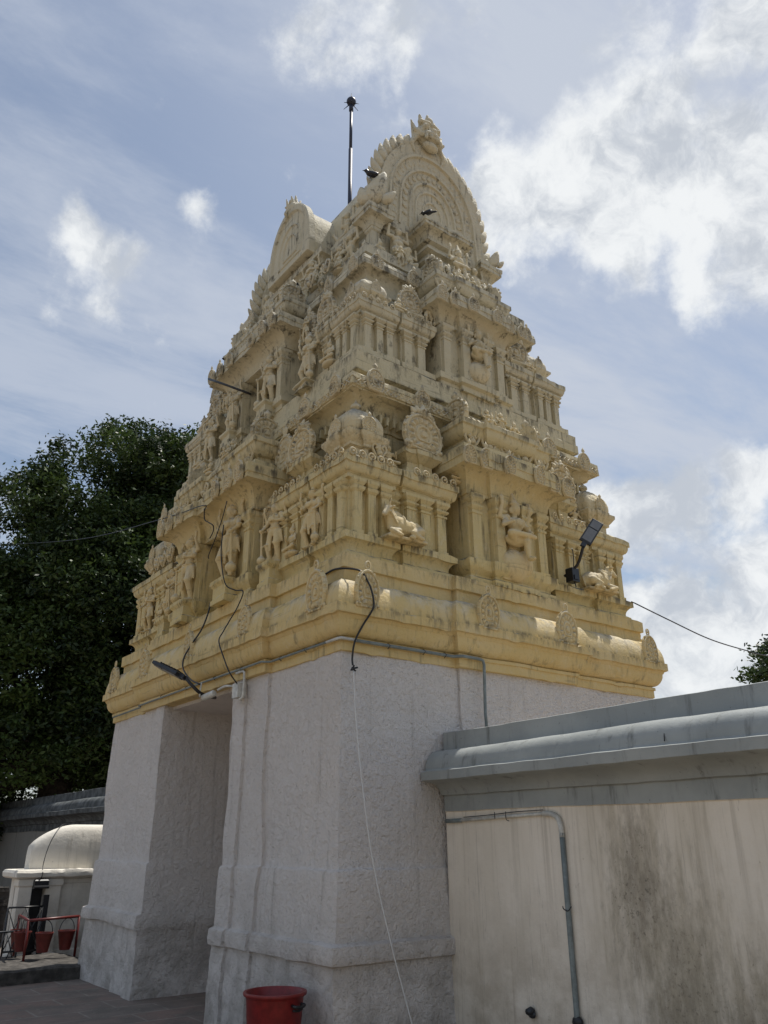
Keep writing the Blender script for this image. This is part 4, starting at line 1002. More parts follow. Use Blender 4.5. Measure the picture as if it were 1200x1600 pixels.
# ------------------------------------------------------------------ compound walls
def wall_profile(d0):
    """half profile of wall with moulded coping; returned as (offset, z)"""
    p = [(0, -.02), (0, 1.735), (.012, 1.74), (.014, 1.74), (.014, 1.865), (.035, 1.87)]
    p += [(.05+.19*(1-math.cos(k/5*PI/2)), 1.872+.105*math.sin(k/5*PI/2)) for k in range(6)]
    p += [(.268, 1.985), (.272, 2.055), (.245, 2.062), (.228, 2.070)]
    for k in range(9):
        a = k/8*PI/2; p.append((.015+.205*math.cos(a)**.7 if k < 8 else .012, 2.078+.165*math.sin(a)))
    p += [(.010, 2.25), (.004, 2.395), (-.01, 2.40)]
    return p
def compound_wall(name, label, x, th, y0, y1, mat_body, group=None):
    w = thing(name, label, 'wall', (x, y0, 0), group)
    def run(p, bm):
        # closed section swept along Y, wobbling a little like hand-run plaster
        sec = [(-d, z) for d, z in p]+[(th+d, z) for d, z in p[::-1]]
        n = max(2, int((y1-y0)/.07)); rings = []
        for k in range(n+1):
            y = y0+(y1-y0)*k/n
            rings.append([bm.verts.new((xx+.009*noise.noise((y*1.3, z*3, 1.7))+.004*noise.noise((y*7, z*7, 8.7)), y-y0, z+.012*noise.noise((y*.9, z*2, 4.1))+.004*noise.noise((y*6, z*5, 2.2)))) for xx, z in sec])
        for a, b in zip(rings[:-1], rings[1:]):
            for i in range(len(a)):
                j = (i+1) % len(a); bm.faces.new((a[i], a[j], b[j], b[i]))
        bm.faces.new(rings[0][::-1]); bm.faces.new(rings[-1])
        bmesh.ops.recalc_face_normals(bm, faces=bm.faces)
    P = wall_profile(0)
    for nm, part, mt in (('wall_body', P[:3], mat_body), ('coping', P[3:], 'coping')):
        bm = bmesh.new(); run(part, bm); link(nm, mesh_from(bm, nm, R(30)), ('shaded_coping' if mat_body == 'shaded_wall' and nm == 'coping' else mt), w, (x, y0, 0))
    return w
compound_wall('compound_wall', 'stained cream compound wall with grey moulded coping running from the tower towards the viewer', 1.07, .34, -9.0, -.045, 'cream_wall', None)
compound_wall('compound_wall', 'shaded dirty wall with grey coping behind the small domed shrine and tree', 1.15, .34, 5.62, 24.0, 'shaded_wall', None)

# conduits on the cream wall
def pipe(name, pts, r, mat, label, parent=None, n=1, cat='pipe'):
    P = [Vector(p) for p in pts]; c = P[0].copy()
    o = link(name, None, None) if False else None
    root = thing(name, label, cat, c)
    return root
def tube_part(name, pts, r, mat, root, smooth_n=0, seg=10):
    P = smoothpath(pts, smooth_n) if smooth_n else [Vector(p) for p in pts]
    c = P[0].copy(); bm = bmesh.new(); add_tube(bm, [p-c for p in P], r, seg)
    return link(name, mesh_from(bm, name, 3.2), mat, root, c)
X = 1.045
root = thing('conduit_pipe', 'plastic conduit under the grey coping turning down the cream compound wall', 'pipe', (X, -.05, 1.66))
tube_part('white_pipe', [(X, -.05, 1.665), (X, -.10, 1.666), (X, -.28, 1.668)], .012, 'white_pipe', root)
tube_part('grey_sleeve', [(X, -.07, 1.664), (X, -.26, 1.667)], .017, 'grey_pipe', root)
tube_part('white_pipe', [(X, -.26, 1.668), (X, -.8, 1.685), (X, -1.20, 1.695)], .0125, 'white_pipe', root)
el = [(X, -1.18, 1.695), (X, -1.255, 1.692), (X, -1.315, 1.665), (X, -1.342, 1.61), (X, -1.347, 1.53)]
tube_part('elbow', el, .020, 'white_pipe', root, 5)
tube_part('grey_pipe', [(X, -1.347, 1.56), (X, -1.348, 1.0), (X, -1.350, .40), (X, -1.352, .36)], .0195, 'grey_pipe', root)
tube_part('thin_wire', [(X-.01, -.30, 1.69), (X-.012, -.6, 1.70), (X-.012, -.9, 1.715), (X-.012, -1.19, 1.72)], .0035, 'dark_metal', root, 3, 6)
def wirecoil(y, z):
    return [(X-.022, y-.05, z+.02), (X-.026, y-.02, z-.01), (X-.024, y+.02, z), (X-.01, y+.04, z+.015)]
tube_part('binding_wire', wirecoil(-1.35, 1.06), .004, 'black', root, 3, 5)
tube_part('binding_wire', [(X-.016, -.80, 1.72), (X-.02, -.80, 1.69), (X-.016, -.805, 1.66), (X-.014, -.83, 1.65)], .003, 'black', root, 3, 5)
tube_part('binding_wire', [(X-.02, -.68, 1.72), (X-.02, -.68, 1.67)], .003, 'black', root, 2, 5)
bm = bmesh.new(); add_ball(bm, (0, 0, 0), .045, 2, (.6, 1, .9)); add_ball(bm, (0, -.05, -.04), .04, 2, (.6, 1, .8))
link('broken_end', mesh_from(bm, 'e', 3.2), 'black', root, (X, -1.352, .375))
# hole knocked in the wall by a stub of pipe
bm = bmesh.new(); add_lathe(bm, [(.02, 0), (.03, .02), (.02, .06)], 8, (0, 0, 0), mat=Matrix.Rotation(-PI/2, 4, 'Y')); add_ball(bm, (-.015, 0, -.02), .03, 2, (.5, 1.3, .9))
for yj in (-2.45, -5.2):
    jb = bmesh.new(); add_tube(jb, smoothpath([(1.07-.06, yj, 2.245), (1.07-.19, yj+.01, 2.16), (1.07-.235, yj-.005, 2.09)], 4), .004, 5)
    link('crack', mesh_from(jb, 'crack', 3.2), 'black', bpy.data.objects['compound_wall'], (0, 0, 0))
tag(link('pipe_stub', mesh_from(bm, 's', 3.2), 'dark_metal', None, (1.06, -.93, .385)), 'rusty broken stub sticking out low on the cream compound wall', 'pipe stub')

# ------------------------------------------------------------------ pipes, lamps and cables on the tower
root = thing('conduit_pipe', 'thin grey conduit running around the foot of the ochre cornice on the tower', 'pipe', (0, 0, 3.10))
zc = 3.095
tube_part('grey_pipe', [(-.06, 0.0, zc+.005), (-.06, 1.14, zc), (-.13, 1.18, zc), (-.13, 2.6, zc-.005), (-.13, 4.3, zc-.02), (-.07, 4.36, zc-.02), (-.065, 5.4, zc-.03)], .010, 'grey_pipe', root)
tube_part('white_pipe', [(-.062, .15, zc+.003), (-.062, -.03, zc+.003), (-.055, -.062, zc+.003), (.12, -.062, zc+.002)], .0125, 'white_pipe', root)
tube_part('grey_pipe', [(.10, -.062, zc), (1.20, -.060, zc), (1.26, -.125, zc), (1.47, -.125, zc-.003), (1.515, -.122, zc-.01), (1.53, -.12, zc-.05), (1.53, -.105, 2.6), (1.53, -.115, 2.42)], .0145, 'grey_pipe', root)
for y in (.5, .95, 1.6, 2.2, 2.9, 3.6): tube_part('clip', [(-.045-(.07 if y > 1.2 else 0), y, zc-.02), (-.072-(.07 if y > 1.2 else 0), y, zc), (-.045-(.07 if y > 1.2 else 0), y, zc+.02)], .004, 'dark_metal', root, 2, 5)
for s in (.45, .85, 1.1): tube_part('clip', [(s, -.045, zc-.025), (s, -.08, zc), (s, -.045, zc+.025)], .004, 'dark_metal', root, 2, 5)
# loop of white pipe at the door corner
root = thing('bent_pipe', 'looped white pipe fixed beside the doorway corner under the cornice', 'pipe', (-.13, 1.84, 2.9))
tube_part('white_pipe', [(-.12, 1.72, 3.07), (-.12, 1.60, 3.07), (-.12, 1.55, 3.06), (-.12, 1.535, 3.02), (-.12, 1.54, 2.84), (-.12, 1.56, 2.81), (-.12, 1.60, 2.80), (-.11, 1.63, 2.82)], .012, 'white_pipe', root, 3)

def floodlight(name, label, loc, mat_rot, arm_pts, sc=1.0):
    root = thing(name, label, 'lamp', loc)
    bm = bmesh.new()
    # flat LED head: local X along the head, Z its thin axis; tapered neck at the rear
    add_block(bm, -.20, .20, -.085, .085, [(-.012, -.022), (0, -.014), (0, .012), (-.02, .024)])
    add_block(bm, -.27, -.20, -.035, .035, [(0, -.02), (0, .02)])
    for k in range(7): add_box(bm, -.17+.045*k, -.165+.045*k, -.07, .07, .02, .036)
    if sc != 1: bm.transform(Matrix.Scale(sc, 4))
    bm.transform(mat_rot.to_4x4())
    link('lamp_head', mesh_from(bm, 'head', None), 'dark_metal', root, loc)
    for nm, a, b in (('lamp_lens', -.17, .035), ('lamp_window', .055, .175)):
        bm = bmesh.new(); add_block(bm, a, b, -.065, .065, [(0, -.028), (0, -.018)]); bm.transform(Matrix.Scale(sc, 4)); bm.transform(mat_rot.to_4x4())
        link(nm, mesh_from(bm, nm, None), 'lens', root, loc)
    tube_part('arm', arm_pts, .017, 'black', root, 4)
    return root
# right lamp: head aims up and out from the face A side
def frame_from(xdir, zdir):
    x = Vector(xdir).normalized(); z = Vector(zdir); z = (z-x*z.dot(x)).normalized(); y = z.cross(x)
    return Matrix((x, y, z)).transposed()
tipR = Vector((3.20, -.34, 4.83)); endR = Vector((3.00, -.26, 4.53))
mid = (tipR+endR)/2
fl = floodlight('flood_lamp', 'grey flood lamp on a black box high on the right face of the tower', mid, frame_from(tipR-endR, (.75, .45, .45)), [(3.0, .05, 4.24), (3.0, -.14, 4.32), endR], .82)
bm = bmesh.new(); add_block(bm, -.055, .055, -.05, .05, [(0, 0), (0, .15), (-.01, .16)]); add_box(bm, -.035, .035, -.06, -.05, .02, .07)
link('junction_box', mesh_from(bm, 'box', None), 'black', fl, (3.0, -.06, 4.14))
tube_part('cable', [(2.98, -.10, 4.28), (2.97, -.12, 4.36), (2.985, -.11, 4.48), (2.98, -.10, 4.52)], .006, 'black', fl, 3, 6)
tube_part('cable', [(3.0, -.08, 4.15), (3.005, -.09, 4.08)], .006, 'black', fl, 2, 6)
# left lamp above the doorway
tipL = Vector((-.62, 2.68, 3.28)); endL = Vector((-.44, 2.20, 3.06))
mid = (tipL+endL)/2
fl2 = floodlight('flood_lamp', 'grey flood lamp on a bent black arm above the doorway', mid, frame_from(tipL-endL, (.35, -.1, 1)), [endL, (-.40, 2.14, 2.99), (-.32, 2.12, 2.92), (-.2, 2.18, 2.90), (-.04, 2.33, 2.92)])
tube_part('bracket', [(-.30, 2.12, 3.02), (-.31, 2.12, 2.94), (-.31, 2.12, 2.87)], .008, 'white_pipe', fl2, 2)
# camera on the doorway corner
cc = thing('security_camera', 'white bullet security camera fixed at the top corner of the doorway', 'camera', (-.16, 1.98, 2.92))
bm = bmesh.new(); add_lathe(bm, [(.028, 0), (.034, .01), (.034, .17), (.02, .175)], 14, mat=Matrix.Rotation(R(100), 4, 'X') @ Matrix.Rotation(R(-14), 4, 'Y')); 
for v in bm.verts: v.co = Vector((v.co.x, -v.co.y, v.co.z))
link('camera_body', mesh_from(bm, 'cam', R(40)), 'white_pipe', cc, (-.22, 1.97, 2.90))
tube_part('bracket', [(-.22, 1.90, 2.92), (-.18, 1.80, 2.95), (-.11, 1.68, 2.93)], .012, 'white_pipe', cc, 3)
bm = bmesh.new(); add_block(bm, -.045, .045, -.06, .06, [(0, 0), (0, .14)]); link('camera_box', mesh_from(bm, 'b', None), 'white_pipe', cc, (-.105, 1.66, 2.82))

cable('black_cable', [(-.10, .14, 3.70), (-.05, .06, 3.735), (.02, -.04, 3.73), (.08, -.15, 3.69), (.13, -.17, 3.62), (.17, -.19, 3.52), (.195, -.19, 3.40), (.18, -.17, 3.33), (.13, -.12, 3.22), (.07, -.09, 3.08), (.065, -.06, 2.95), (.07, -.06, 2.88)], .009, 'black',
      'thick black cable looping over the near corner cornice and down', 'cable')
bm = bmesh.new()
for a in range(4): add_tube(bm, [(0, 0, 0), (.035*math.cos(a*1.7), -.02, .03*math.sin(a*1.7+.4))], .008, 5)
add_ball(bm, (0, 0, 0), .018, 2)
tag(link('cable_knot', mesh_from(bm, 'k', 3.2), 'black', None, (.07, -.065, 2.85)), 'frayed black knot where the cable meets the white cord', 'cable knot')
cable('white_cord', [(.07, -.07, 2.84), (.10, -.075, 2.4), (.16, -.11, 1.8), (.24, -.13, 1.32), (.34, -.20, .82), (.44, -.24, .45), (.55, -.30, .02)], .0048, 'string', 'long white cord hanging down the right whitewashed face to the ground', 'cord')
cable('black_cable', [(-.14, 1.62, 2.94), (-.24, 1.62, 3.05), (-.27, 1.72, 3.22), (-.275, 1.84, 3.40), (-.24, 1.83, 3.5), (-.19, 1.80, 3.62), (-.14, 1.74, 3.76), (-.12, 1.68, 3.91), (-.16, 1.80, 3.95), (-.22, 1.92, 4.05), (-.25, 2.0, 4.4), (-.25, 1.99, 4.72)], .007, 'black',
      'thin black cable climbing from the security camera past the statue', 'cable')
cable('black_cable', [(-.32, 2.12, 3.0), (-.30, 2.42, 3.10), (-.285, 2.66, 3.25), (-.27, 2.70, 3.38), (-.22, 2.65, 3.52), (-.15, 2.58, 3.68), (-.11, 2.54, 3.84), (-.08, 2.56, 3.95), (-.06, 2.60, 4.0)], .009, 'black',
      'black cable running up the cornice from the doorway lamp to the niche', 'cable')
cable('black_cable', [(-.26, 1.93, 4.98), (-.27, 2.0, 4.78), (-.27, 2.15, 4.58), (-.25, 2.32, 4.46), (-.2, 2.42, 4.46)], .006, 'black', 'curl of black wire hanging round the mace bearing statue', 'cable')
cable('overhead_wire', [(-.24, 2.55, 5.08), (-.28, 2.56, 5.13), (-.25, 4.0, 5.42), (-.2, 8, 6.35), (-.2, 16, 8.6), (-.2, 22, 10.4)], .006, 'black', 'thin black overhead wire crossing in front of the dark tree to the tower', 'wire', n=8)
cable('black_cable', [(-.25, 2.55, 5.10), (-.22, 2.58, 4.98), (-.20, 2.50, 4.92), (-.18, 2.42, 4.86), (-.14, 2.5, 4.82), (-.12, 2.62, 4.78)], .007, 'black', 'tangle of black wire under the niche eave at the overhead wire', 'cable')
cable('overhead_wire', [(4.16, .05, 4.14), (4.8, 0, 4.00), (5.6, 0, 3.88), (6.4, 0, 3.84), (7.2, 0, 3.84), (10, 0, 4.0)], .0075, 'black', 'thin black overhead wire sagging from the tower towards the right edge', 'wire', n=8)

# ------------------------------------------------------------------ pole behind the ridge
pr = thing('lightning_rod', 'thin dark lightning rod with spiked ball rising behind the barrel roof', 'lightning rod', (2.12, 3.15, 10.5))
tube_part('rod', [(2.12, 3.15, 10.3), (2.12, 3.15, 12.6)], .036, 'pole', pr); tube_part('rod', [(2.12, 3.15, 12.6), (2.12, 3.15, 13.50)], .028, 'pole', pr)
tube_part('rod', [(2.12, 3.15, 13.50), (2.12, 3.15, 13.62)], .04, 'pole', pr)
bm = bmesh.new(); add_ball(bm, (0, 0, 0), .085, 3); link('ball', mesh_from(bm, 'ball', 3.2), 'pole', pr, (2.12, 3.15, 13.72))
for k in range(6):
    a = k*PI/3; q = Vector((math.cos(a), math.sin(a), 0))
    tube_part('spike', [Vector((2.12, 3.15, 13.66))+q*.05, Vector((2.12, 3.15, 13.60))+q*.15], [.01, .004], 'pole', pr, 0, 6)
tube_part('spike', [(2.12, 3.15, 13.78), (2.12, 3.15, 13.92)], [.014, .004], 'pole', pr, 0, 6)
# stick poking out of the second storey
tag(cable('dark_stick', [(.02, 3.40, 7.36), (.10, 3.0, 7.10), (.34, 2.74, 6.92)], .017, 'black', n=2), 'dark stick poking out of the upper storey niche on the left side', 'stick')

# ------------------------------------------------------------------ crows
def crow(loc, rz, sc, label, pitch=0):
    o = link('crow', ME['crow'], 'crow', None, loc, euler=(pitch, 0, rz), scale=sc)
    tag(o, label, 'crow', 'crows perched on the tower')
crow((1.02, 1.0, 9.60), R(250), .62, 'black crow perched by the left foot of the big crested gable')
crow((1.90, .93, 9.38), R(205), .55, 'black crow perched on the pavilion roof below the big gable')
crow((2.44, .70, 8.05), R(250), .6, 'black crow on a ledge beneath the right corner bearer')
crow((.62, 2.55, 8.05), R(40), .6, 'black crow standing on the eave of the second storey left face')
crow((.80, 2.50, 8.62), R(160), .55, 'black crow between two small figures below the side gable')
crow((.62, 3.20, 7.50), R(200), .55, 'black crow sheltering under the arched eave of the second storey')
crow((.40, 3.66, 7.86), R(120), .55, 'black crow under the far corner slab of the third storey')

# ------------------------------------------------------------------ red bin
br = thing('plastic_bin', 'big red plastic bin with black handle below the near corner', 'bin', (-.36, .27, 0))
BX, BY, BR, BH = -.36, .27, .215, .50
bm = bmesh.new(); prof = [(BR*.80, .01), (BR*.82, .03), (BR*.97, BH-.04), (BR*1.0, BH-.03), (BR*1.07, BH-.022), (BR*1.085, BH-.008), (BR*1.07, BH), (BR*.99, BH), (BR*.96, BH-.01), (BR*.78, .04)]
rings = []
for r, z in prof: rings.append([bm.verts.new((r*math.cos(2*PI*k/48), r*math.sin(2*PI*k/48), z)) for k in range(48)])
for a, b in zip(rings[:-1], rings[1:]):
    for k in range(48): bm.faces.new((a[k], a[(k+1) % 48], b[(k+1) % 48], b[k]))
bm.faces.new(rings[0][::-1]); bm.faces.new(rings[-1])
link('bin_body', mesh_from(bm, 'bin', R(50)), 'red', br, (BX, BY, 0))
ha = R(-72); hp = lambda da, r, z: (BX+r*math.cos(ha+da), BY+r*math.sin(ha+da), z)
tube_part('handle', [hp(-.22, BR*1.0, BH-.07), hp(-.22, BR*1.14, BH-.075), hp(0, BR*1.17, BH-.08), hp(.22, BR*1.14, BH-.075), hp(.22, BR*1.0, BH-.07)], .011, 'black', br, 4)
tube_part('handle', [hp(-.22, BR*1.05, BH-.10), hp(0, BR*1.08, BH-.105), hp(.22, BR*1.05, BH-.10)], .008, 'black', br, 4)

# ------------------------------------------------------------------ small shrine at the left
SY = 7.1
sh = thing('small_shrine', 'small old limewashed shrine with domed roof behind the fire buckets', 'shrine', (.3, SY+.7, 0))
def sb(name, f, mat='old_white', smooth=None):
    bm = bmesh.new(); f(bm); bmesh.ops.recalc_face_normals(bm, faces=bm.faces); return link(name, mesh_from(bm, name, smooth), mat, sh, (0, 0, 0))
sb('pillar', lambda bm: add_block(bm, -.50, -.33, SY, SY+.2, [(.03, 0), (.03, .12), (0, .14), (0, .95), (.02, .97), (.02, 1.05)]))
sb('pillar', lambda bm: add_block(bm, -.14, .06, SY, SY+.2, [(.03, 0), (.03, .12), (0, .14), (0, .95), (.02, .97), (.02, 1.05)]))
sb('shrine_wall', lambda bm: add_block(bm, .07, .98, SY+.06, SY+.62, [(.02, 0), (.02, .14), (0, .16), (0, .98), (.012, .99), (.012, 1.05)]))
sb('shrine_wall', lambda bm: add_block(bm, -.46, .06, SY+.4, SY+.6, [(0, 0), (0, 1.05)]))
def eave(bm):
    n = 40
    prof = [(0, 1.052), (.05, 1.06), (.075, 1.08), (.08, 1.13), (.06, 1.165), (.02, 1.17)]
    add_block(bm, -.50, 1.0, SY-.0, SY+.62, prof)
    bmesh.ops.subdivide_edges(bm, edges=[e for e in bm.edges if e.calc_length() > .5], cuts=24, use_grid_fill=True)
    for v in bm.verts:
        if v.co.y < SY+.05: v.co += noise.noise_vector(v.co*14)*.018*(1 if v.co.x > 0 else .35)
sb('eave', eave, smooth=R(35))
def dome(bm):
    # barrel roof with a rounded left end
    nx, n = 22, 14
    x0, x1, y0, y1, zb, H = -.36, .98, SY+.10, SY+.52, 1.165, .60
    cy = (y0+y1)/2; ry = (y1-y0)/2; rings = []
    for i in range(nx+1):
        f = i/nx; x = x0+(x1-x0)*f; u = min(1, (x-x0)/.62); k = math.sin(u*PI/2)**.75 if u > 0 else 0.02
        k2 = .45+.55*k if u > 0 else .45
        row = []
        for j in range(n+1):
            a = PI*j/n; c, s = math.cos(a), math.sin(a)
            row.append(bm.verts.new((x, cy-ry*(.55+.45*k)*(abs(c)**.55)*(1 if c > 0 else -1), zb+H*(.52+.48*k)*s**.62)))
        rings.append(row)
    for a, b in zip(rings[:-1], rings[1:]):
        for j in range(n): bm.faces.new((a[j], a[j+1], b[j+1], b[j]))
    bm.faces.new(rings[0]); bm.faces.new(rings[-1][::-1])
sb('domed_roof', dome, smooth=R(60))
sb('opening_shade', lambda bm: (add_box(bm, -.33, -.14, SY+.16, SY+.20, 0, 1.0)), 'black')  # solid black slab standing in for the shade inside the opening
cable('black_cable', [(.25, SY+.62, 1.79), (.05, SY+.30, 1.76), (-.10, SY+.10, 1.62), (-.18, SY+.06, 1.42), (-.22, SY+.02, 1.22), (-.24, SY-.09, 1.12), (-.25, SY-.05, 1.02)], .006, 'black', 'thin wire draped over the domed roof of the small shrine', 'wire')
bm = bmesh.new(); add_block(bm, -.095, .095, -.07, .07, [(0, 0), (0, .10), (-.02, .12)]); add_tube(bm, [(-.1, -.08, .02), (.1, -.08, .02)], .02, 8)
tag(link('floodlight', mesh_from(bm, 'fl', None), 'black', None, (-.235, SY-.03, .93)), 'small black light fitting above the shrine doorway', 'lamp')

# lattice railing
def lattice(name, label, x0, x1, y, z0, z1, cell, mat='black', group=None):
    root = thing(name, label, 'railing', ((x0+x1)/2, y, z0))
    for nm, p in (('top_rail', [(x0, y, z1), (x1, y, z1)]), ('bottom_rail', [(x0, y, z0), (x1, y, z0)]), ('post', [(x0, y, 0), (x0, y, z1)]), ('post', [(x1, y, 0), (x1, y, z1)])):
        tube_part(nm, p, .013, mat, root, 0, 6)
    h = z1-z0; n = max(1, round((x1-x0)/cell))
    for k in range(n):
        a, b = x0+(x1-x0)*k/n, x0+(x1-x0)*(k+1)/n
        tube_part('lattice_bar', [(a, y, z0), (b, y, z1)], .007, mat, root, 0, 5); tube_part('lattice_bar', [(b, y, z0), (a, y, z1)], .007, mat, root, 0, 5)
lattice('lattice_railing', 'dark steel railing with crossed bars in front of the shrine pillar', -.66, -.22, SY-.25, .20, .72, .23)
lattice('lattice_railing', 'low blue-black lattice railing at the left edge beside the fire buckets', -1.30, -.56, SY-.55, .05, .46, .16, 'dark_metal')
bm = bmesh.new(); add_box(bm, -.035, .035, -.02, .02, 0, .86)
tag(link('steel_post', mesh_from(bm, 'post', None), 'black', None, (-.19, SY-.24, 0)), 'flat black steel post standing before the shrine doorway', 'post')

# rubble wall far left
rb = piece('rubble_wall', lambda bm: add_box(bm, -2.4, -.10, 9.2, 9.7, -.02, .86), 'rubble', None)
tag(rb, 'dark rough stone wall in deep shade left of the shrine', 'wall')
me = rb.data; bm = bmesh.new(); bm.from_mesh(me); bmesh.ops.subdivide_edges(bm, edges=bm.edges, cuts=16, use_grid_fill=True)
for v in bm.verts: v.co += noise.noise_vector(v.co*6)*.05
bm.to_mesh(me); bm.free()

# kerb platform and fire bucket stand
kb = piece('stone_plinth', lambda bm: add_block(bm, -2.2, .10, 5.42, 6.80, [(0, -.01), (0, .13), (-.03, .155)]), 'kerb', None)
tag(kb, 'low dark granite platform under the red bucket stand', 'platform')
me = kb.data; bm = bmesh.new(); bm.from_mesh(me); bmesh.ops.subdivide_edges(bm, edges=[e for e in bm.edges if e.calc_length() > .3], cuts=14, use_grid_fill=True)
for v in bm.verts: v.co += noise.noise_vector(v.co*5)*.022
bm.to_mesh(me); bm.free()
FS = Vector((-.02, 5.72, .15))
st = thing('bucket_stand', 'dark red steel stand from which the fire buckets hang', 'stand', (-.35, 5.8, .15))
pA, pB, pC = Vector((-.58, 6.10, .14)), Vector((.09, 6.25, .14)), Vector((-.50, 6.88, .14))
hA, hB, hC = .47, .48, .48
for p, h in ((pA, hA), (pB, hB), (pC, hC)): tube_part('post', [p, p+Vector((0, 0, h))], .016, 'red_metal', st, 0, 6)
tube_part('top_bar', [pA+Vector((0, 0, hA)), pB+Vector((0, 0, hB))], .018, 'red_metal', st, 0, 6)
tube_part('top_bar', [pA+Vector((0, 0, hA)), pC+Vector((0, 0, hC))], .016, 'red_metal', st, 0, 6)
def bucket(c, label, r=.105):
    root = thing('fire_bucket', label, 'bucket', c, 'red fire buckets hanging on the stand')
    b = bmesh.new(); pr_ = [(r*.62, 0), (r*.64, .01), (r, .21), (r*1.05, .215), (r*1.04, .225), (r*.96, .225), (r*.9, .17), (r*.6, .02)]
    rg = [[b.verts.new((q*math.cos(2*PI*k/24), q*math.sin(2*PI*k/24), z)) for k in range(24)] for q, z in pr_]
    for a1, b1 in zip(rg[:-1], rg[1:]):
        for k in range(24): b.faces.new((a1[k], a1[(k+1) % 24], b1[(k+1) % 24], b1[k]))
    b.faces.new(rg[0][::-1]); b.faces.new(rg[-1])
    link('bucket_body', mesh_from(b, 'bucket', R(50)), 'red_dull', root, c)
    bm2 = bmesh.new(); add_lathe(bm2, [(.001, .0), (r*.9, .0), (r*.88, .012), (.002, .02)], 20)
    link('sand', mesh_from(bm2, 'sand', 3.2), 'lens', root, Vector(c)+Vector((0, 0, .195)))
    d = (pB-pA).normalized() if c[1] < 6.3 else (pC-pA).normalized()
    hp_ = [Vector(c)+Vector((0, 0, .21))+d*r*math.cos(a)+Vector((0, 0, .155*math.sin(a))) for a in [PI*k/10 for k in range(11)]]
    tube_part('handle', hp_, .005, 'black', root, 0, 5)
for f, lb in ((.34, 'red fire bucket hanging in the middle of the front bar'), (.78, 'red fire bucket hanging at the right end of the front bar')):
    p = pA.lerp(pB, f); top = .14+hA+(hB-hA)*f; bucket((p.x, p.y, top-.375), lb)
for f, lb in ((.42, 'red fire bucket on the side bar partly hidden by the near post'), (.78, 'red fire bucket farthest left on the side bar')):
    p = pA.lerp(pC, f); top = .14+hA+(hC-hA)*f; bucket((p.x, p.y, top-.375), lb)

# ------------------------------------------------------------------ trees
def limb(bm, p, q, r0, r1, n=7, wob=.12, seed=0):
    pts, rs = [], []
    for k in range(n+1):
        f = k/n; v = p.lerp(q, f)+noise.noise_vector(Vector((seed*3.1, f*2.3, 1)))*wob*(q-p).length*math.sin(PI*f)
        pts.append(v); rs.append(r0+(r1-r0)*f)
    add_tube(bm, pts, rs, 8); return pts
def make_tree(name, label, base, trunk_r, fork_z, lobes, nleaf, leaf, mat, group=None, trunk_mat='bark'):
    root = thing(name, label, 'tree', base, group)
    rnd = random.Random(sum(map(ord, label)))
    bm = bmesh.new(); B = Vector(base); F = B+Vector((.1, .1, fork_z))
    add_tube(bm, [B-B, (B-B)+Vector((.02, .05, fork_z*.5)), F-B], [trunk_r*1.25, trunk_r, trunk_r*.85], 12)
    for k, (c, r) in enumerate(lobes):
        limb(bm, F-B, Vector(c)-B, trunk_r*.5, .03, 8, .12, k)
        for j in range(4):
            e = Vector(c)-B+Vector((rnd.uniform(-1, 1)*r[0], rnd.uniform(-1, 1)*r[1], rnd.uniform(-.6, .9)*r[2]))*.8
            limb(bm, Vector(c)-B, e, .05, .012, 5, .15, k*7+j)
    link('trunk', mesh_from(bm, 'trunk', 3.2), trunk_mat, root, base)
    # crown: sprays of small leaves gathered in clumps through each lobe
    verts, faces, tone = [], [], []
    vol = sum(r[0]*r[1]*r[2] for _, r in lobes)
    for c, r in lobes:
        cc_ = Vector(c)-B; nl = int(nleaf*(r[0]*r[1]*r[2])/vol)
        per = 46
        for cl in range(max(1, nl//per)):
            while True:
                u = Vector((rnd.uniform(-1, 1), rnd.uniform(-1, 1), rnd.uniform(-1, 1)))
                if u.length <= 1: break
            u = u.normalized()*(u.length**.45)
            cp = cc_+Vector((u.x*r[0], u.y*r[1], u.z*r[2]))
            if noise.noise(cp*.55+Vector((7, 3, 1))) < -.28: continue
            cr = rnd.uniform(.18, .42); t0 = min(1, max(0, .35+.5*noise.noise(cp*.9)+rnd.uniform(-.2, .25)))
            for q in range(per):
                d = Vector((rnd.gauss(0, 1), rnd.gauss(0, 1), rnd.gauss(0, .6)))*cr*.55
                p = cp+d; s = leaf*rnd.uniform(.6, 1.35)
                ax = Vector((rnd.gauss(0, 1), rnd.gauss(0, 1), rnd.gauss(0, .7)-.2)).normalized(); bx = ax.cross(Vector((rnd.gauss(0, 1), rnd.gauss(0, 1), rnd.gauss(0, 1)))).normalized()
                i = len(verts)
                verts += [p-ax*s, p+bx*s*.42, p+ax*s, p-bx*s*.42]; faces.append((i, i+1, i+2, i+3)); tone.append(min(1, max(0, t0+rnd.uniform(-.2, .2))))
    me = bpy.data.meshes.new('crown'); me.from_pydata(verts, [], faces)
    ca = me.color_attributes.new('tone', 'FLOAT_COLOR', 'CORNER')
    buf = []
    for t in tone: buf += [t, t, t, 1]*4
    ca.data.foreach_set('color', buf)
    link('crown', me, mat, root, base)
    return root
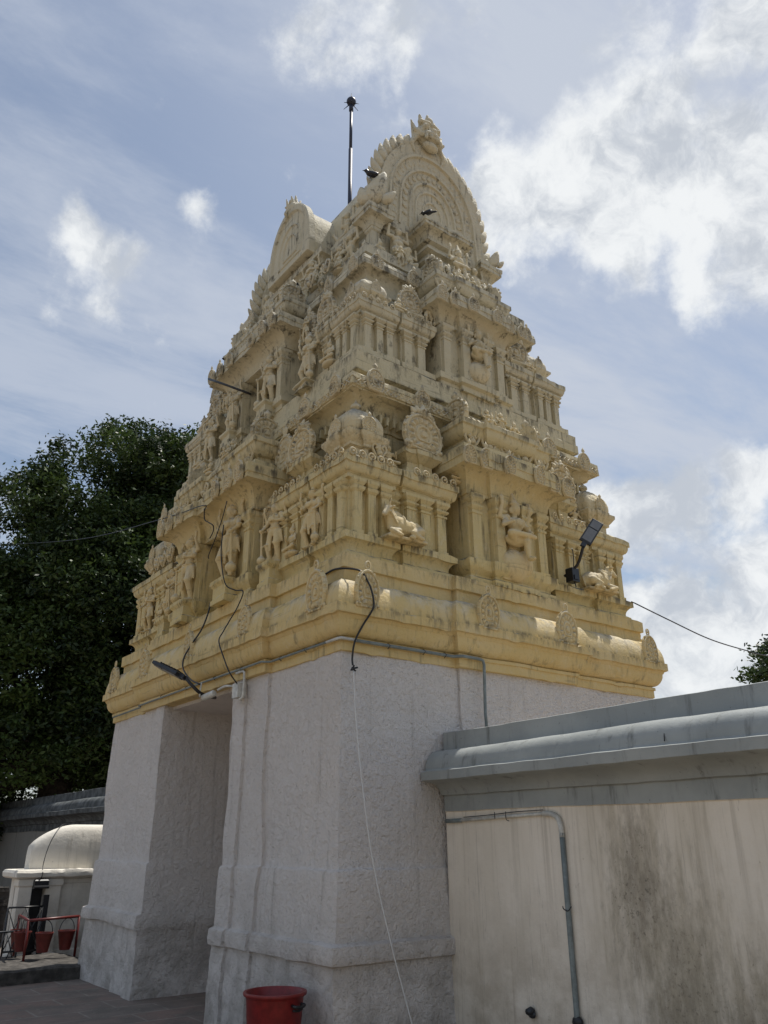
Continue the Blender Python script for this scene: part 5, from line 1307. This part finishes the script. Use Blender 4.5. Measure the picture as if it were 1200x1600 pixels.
def px_dir(px, py):
    return (_f*FPX+_r2*(px-600)-_u2*(py-800)).normalized()
TB = (1.95, 15.0, 0)
make_tree('shade_tree', 'huge dark green tree filling the left behind the tower', TB, .42, 3.2,
    [((2.7, 14.5, 9.95), (2.4, 2.2, 2.2)), ((1.1, 15.0, 8.6), (1.9, 2.2, 2.0)), ((4.6, 14.2, 9.8), (2.6, 2.4, 2.5)), ((2.6, 14.0, 7.0), (3.0, 2.3, 2.3)), ((-.1, 15.6, 6.7), (1.8, 2.0, 1.7)),
     ((.8, 14.6, 5.4), (2.6, 2.2, 1.9)), ((4.2, 14.2, 6.0), (2.8, 2.4, 2.6)), ((3.1, 14.2, 4.2), (2.4, 1.9, 1.6)), ((.8, 14.2, 3.6), (1.9, 1.5, 1.0)), ((-.9, 15.4, 4.3), (1.6, 1.8, 1.5)), ((5.2, 15.0, 3.6), (2.4, 2.0, 2.0)), ((2.0, 15.6, 2.9), (3.2, 1.3, 1.3)), ((-1.2, 16.2, 3.0), (1.8, 1.2, 1.6)), ((-2.2, 17.0, 4.6), (1.8, 1.4, 2.0)), ((-.3, 16.6, 2.0), (2.4, 1.0, 1.2)), ((1.9, 18.5, 3.0), (2.8, 1.4, 1.3)), ((1.9, 15.0, 9.4), (1.4, 1.8, 1.5)), ((3.7, 14.6, 10.1), (1.5, 1.8, 1.5))], 520000, .064, 'leaf')
make_tree('leafy_tree', 'paler bright green tree at the far left edge behind the dark one', (-1.6, 20.5, 0), .25, 3.5,
    [((-1.9, 20.0, 9.6), (2.0, 1.6, 1.6)), ((-2.6, 20.6, 7.8), (1.8, 1.6, 1.6)), ((-1.0, 20.6, 8.2), (1.2, 1.4, 1.2))], 22000, .085, 'leaf_pale')
make_tree('distant_tree', 'treetop showing above the grey coping at the right edge', (20.5, 5.2, 0), .3, 3.6,
    [((20.2, 5.6, 6.4), (1.5, 1.5, .75)), ((21.2, 4.4, 7.0), (1.6, 1.5, 1.0)), ((19.4, 6.2, 5.9), (.9, 1.0, .5))], 16000, .09, 'leaf')
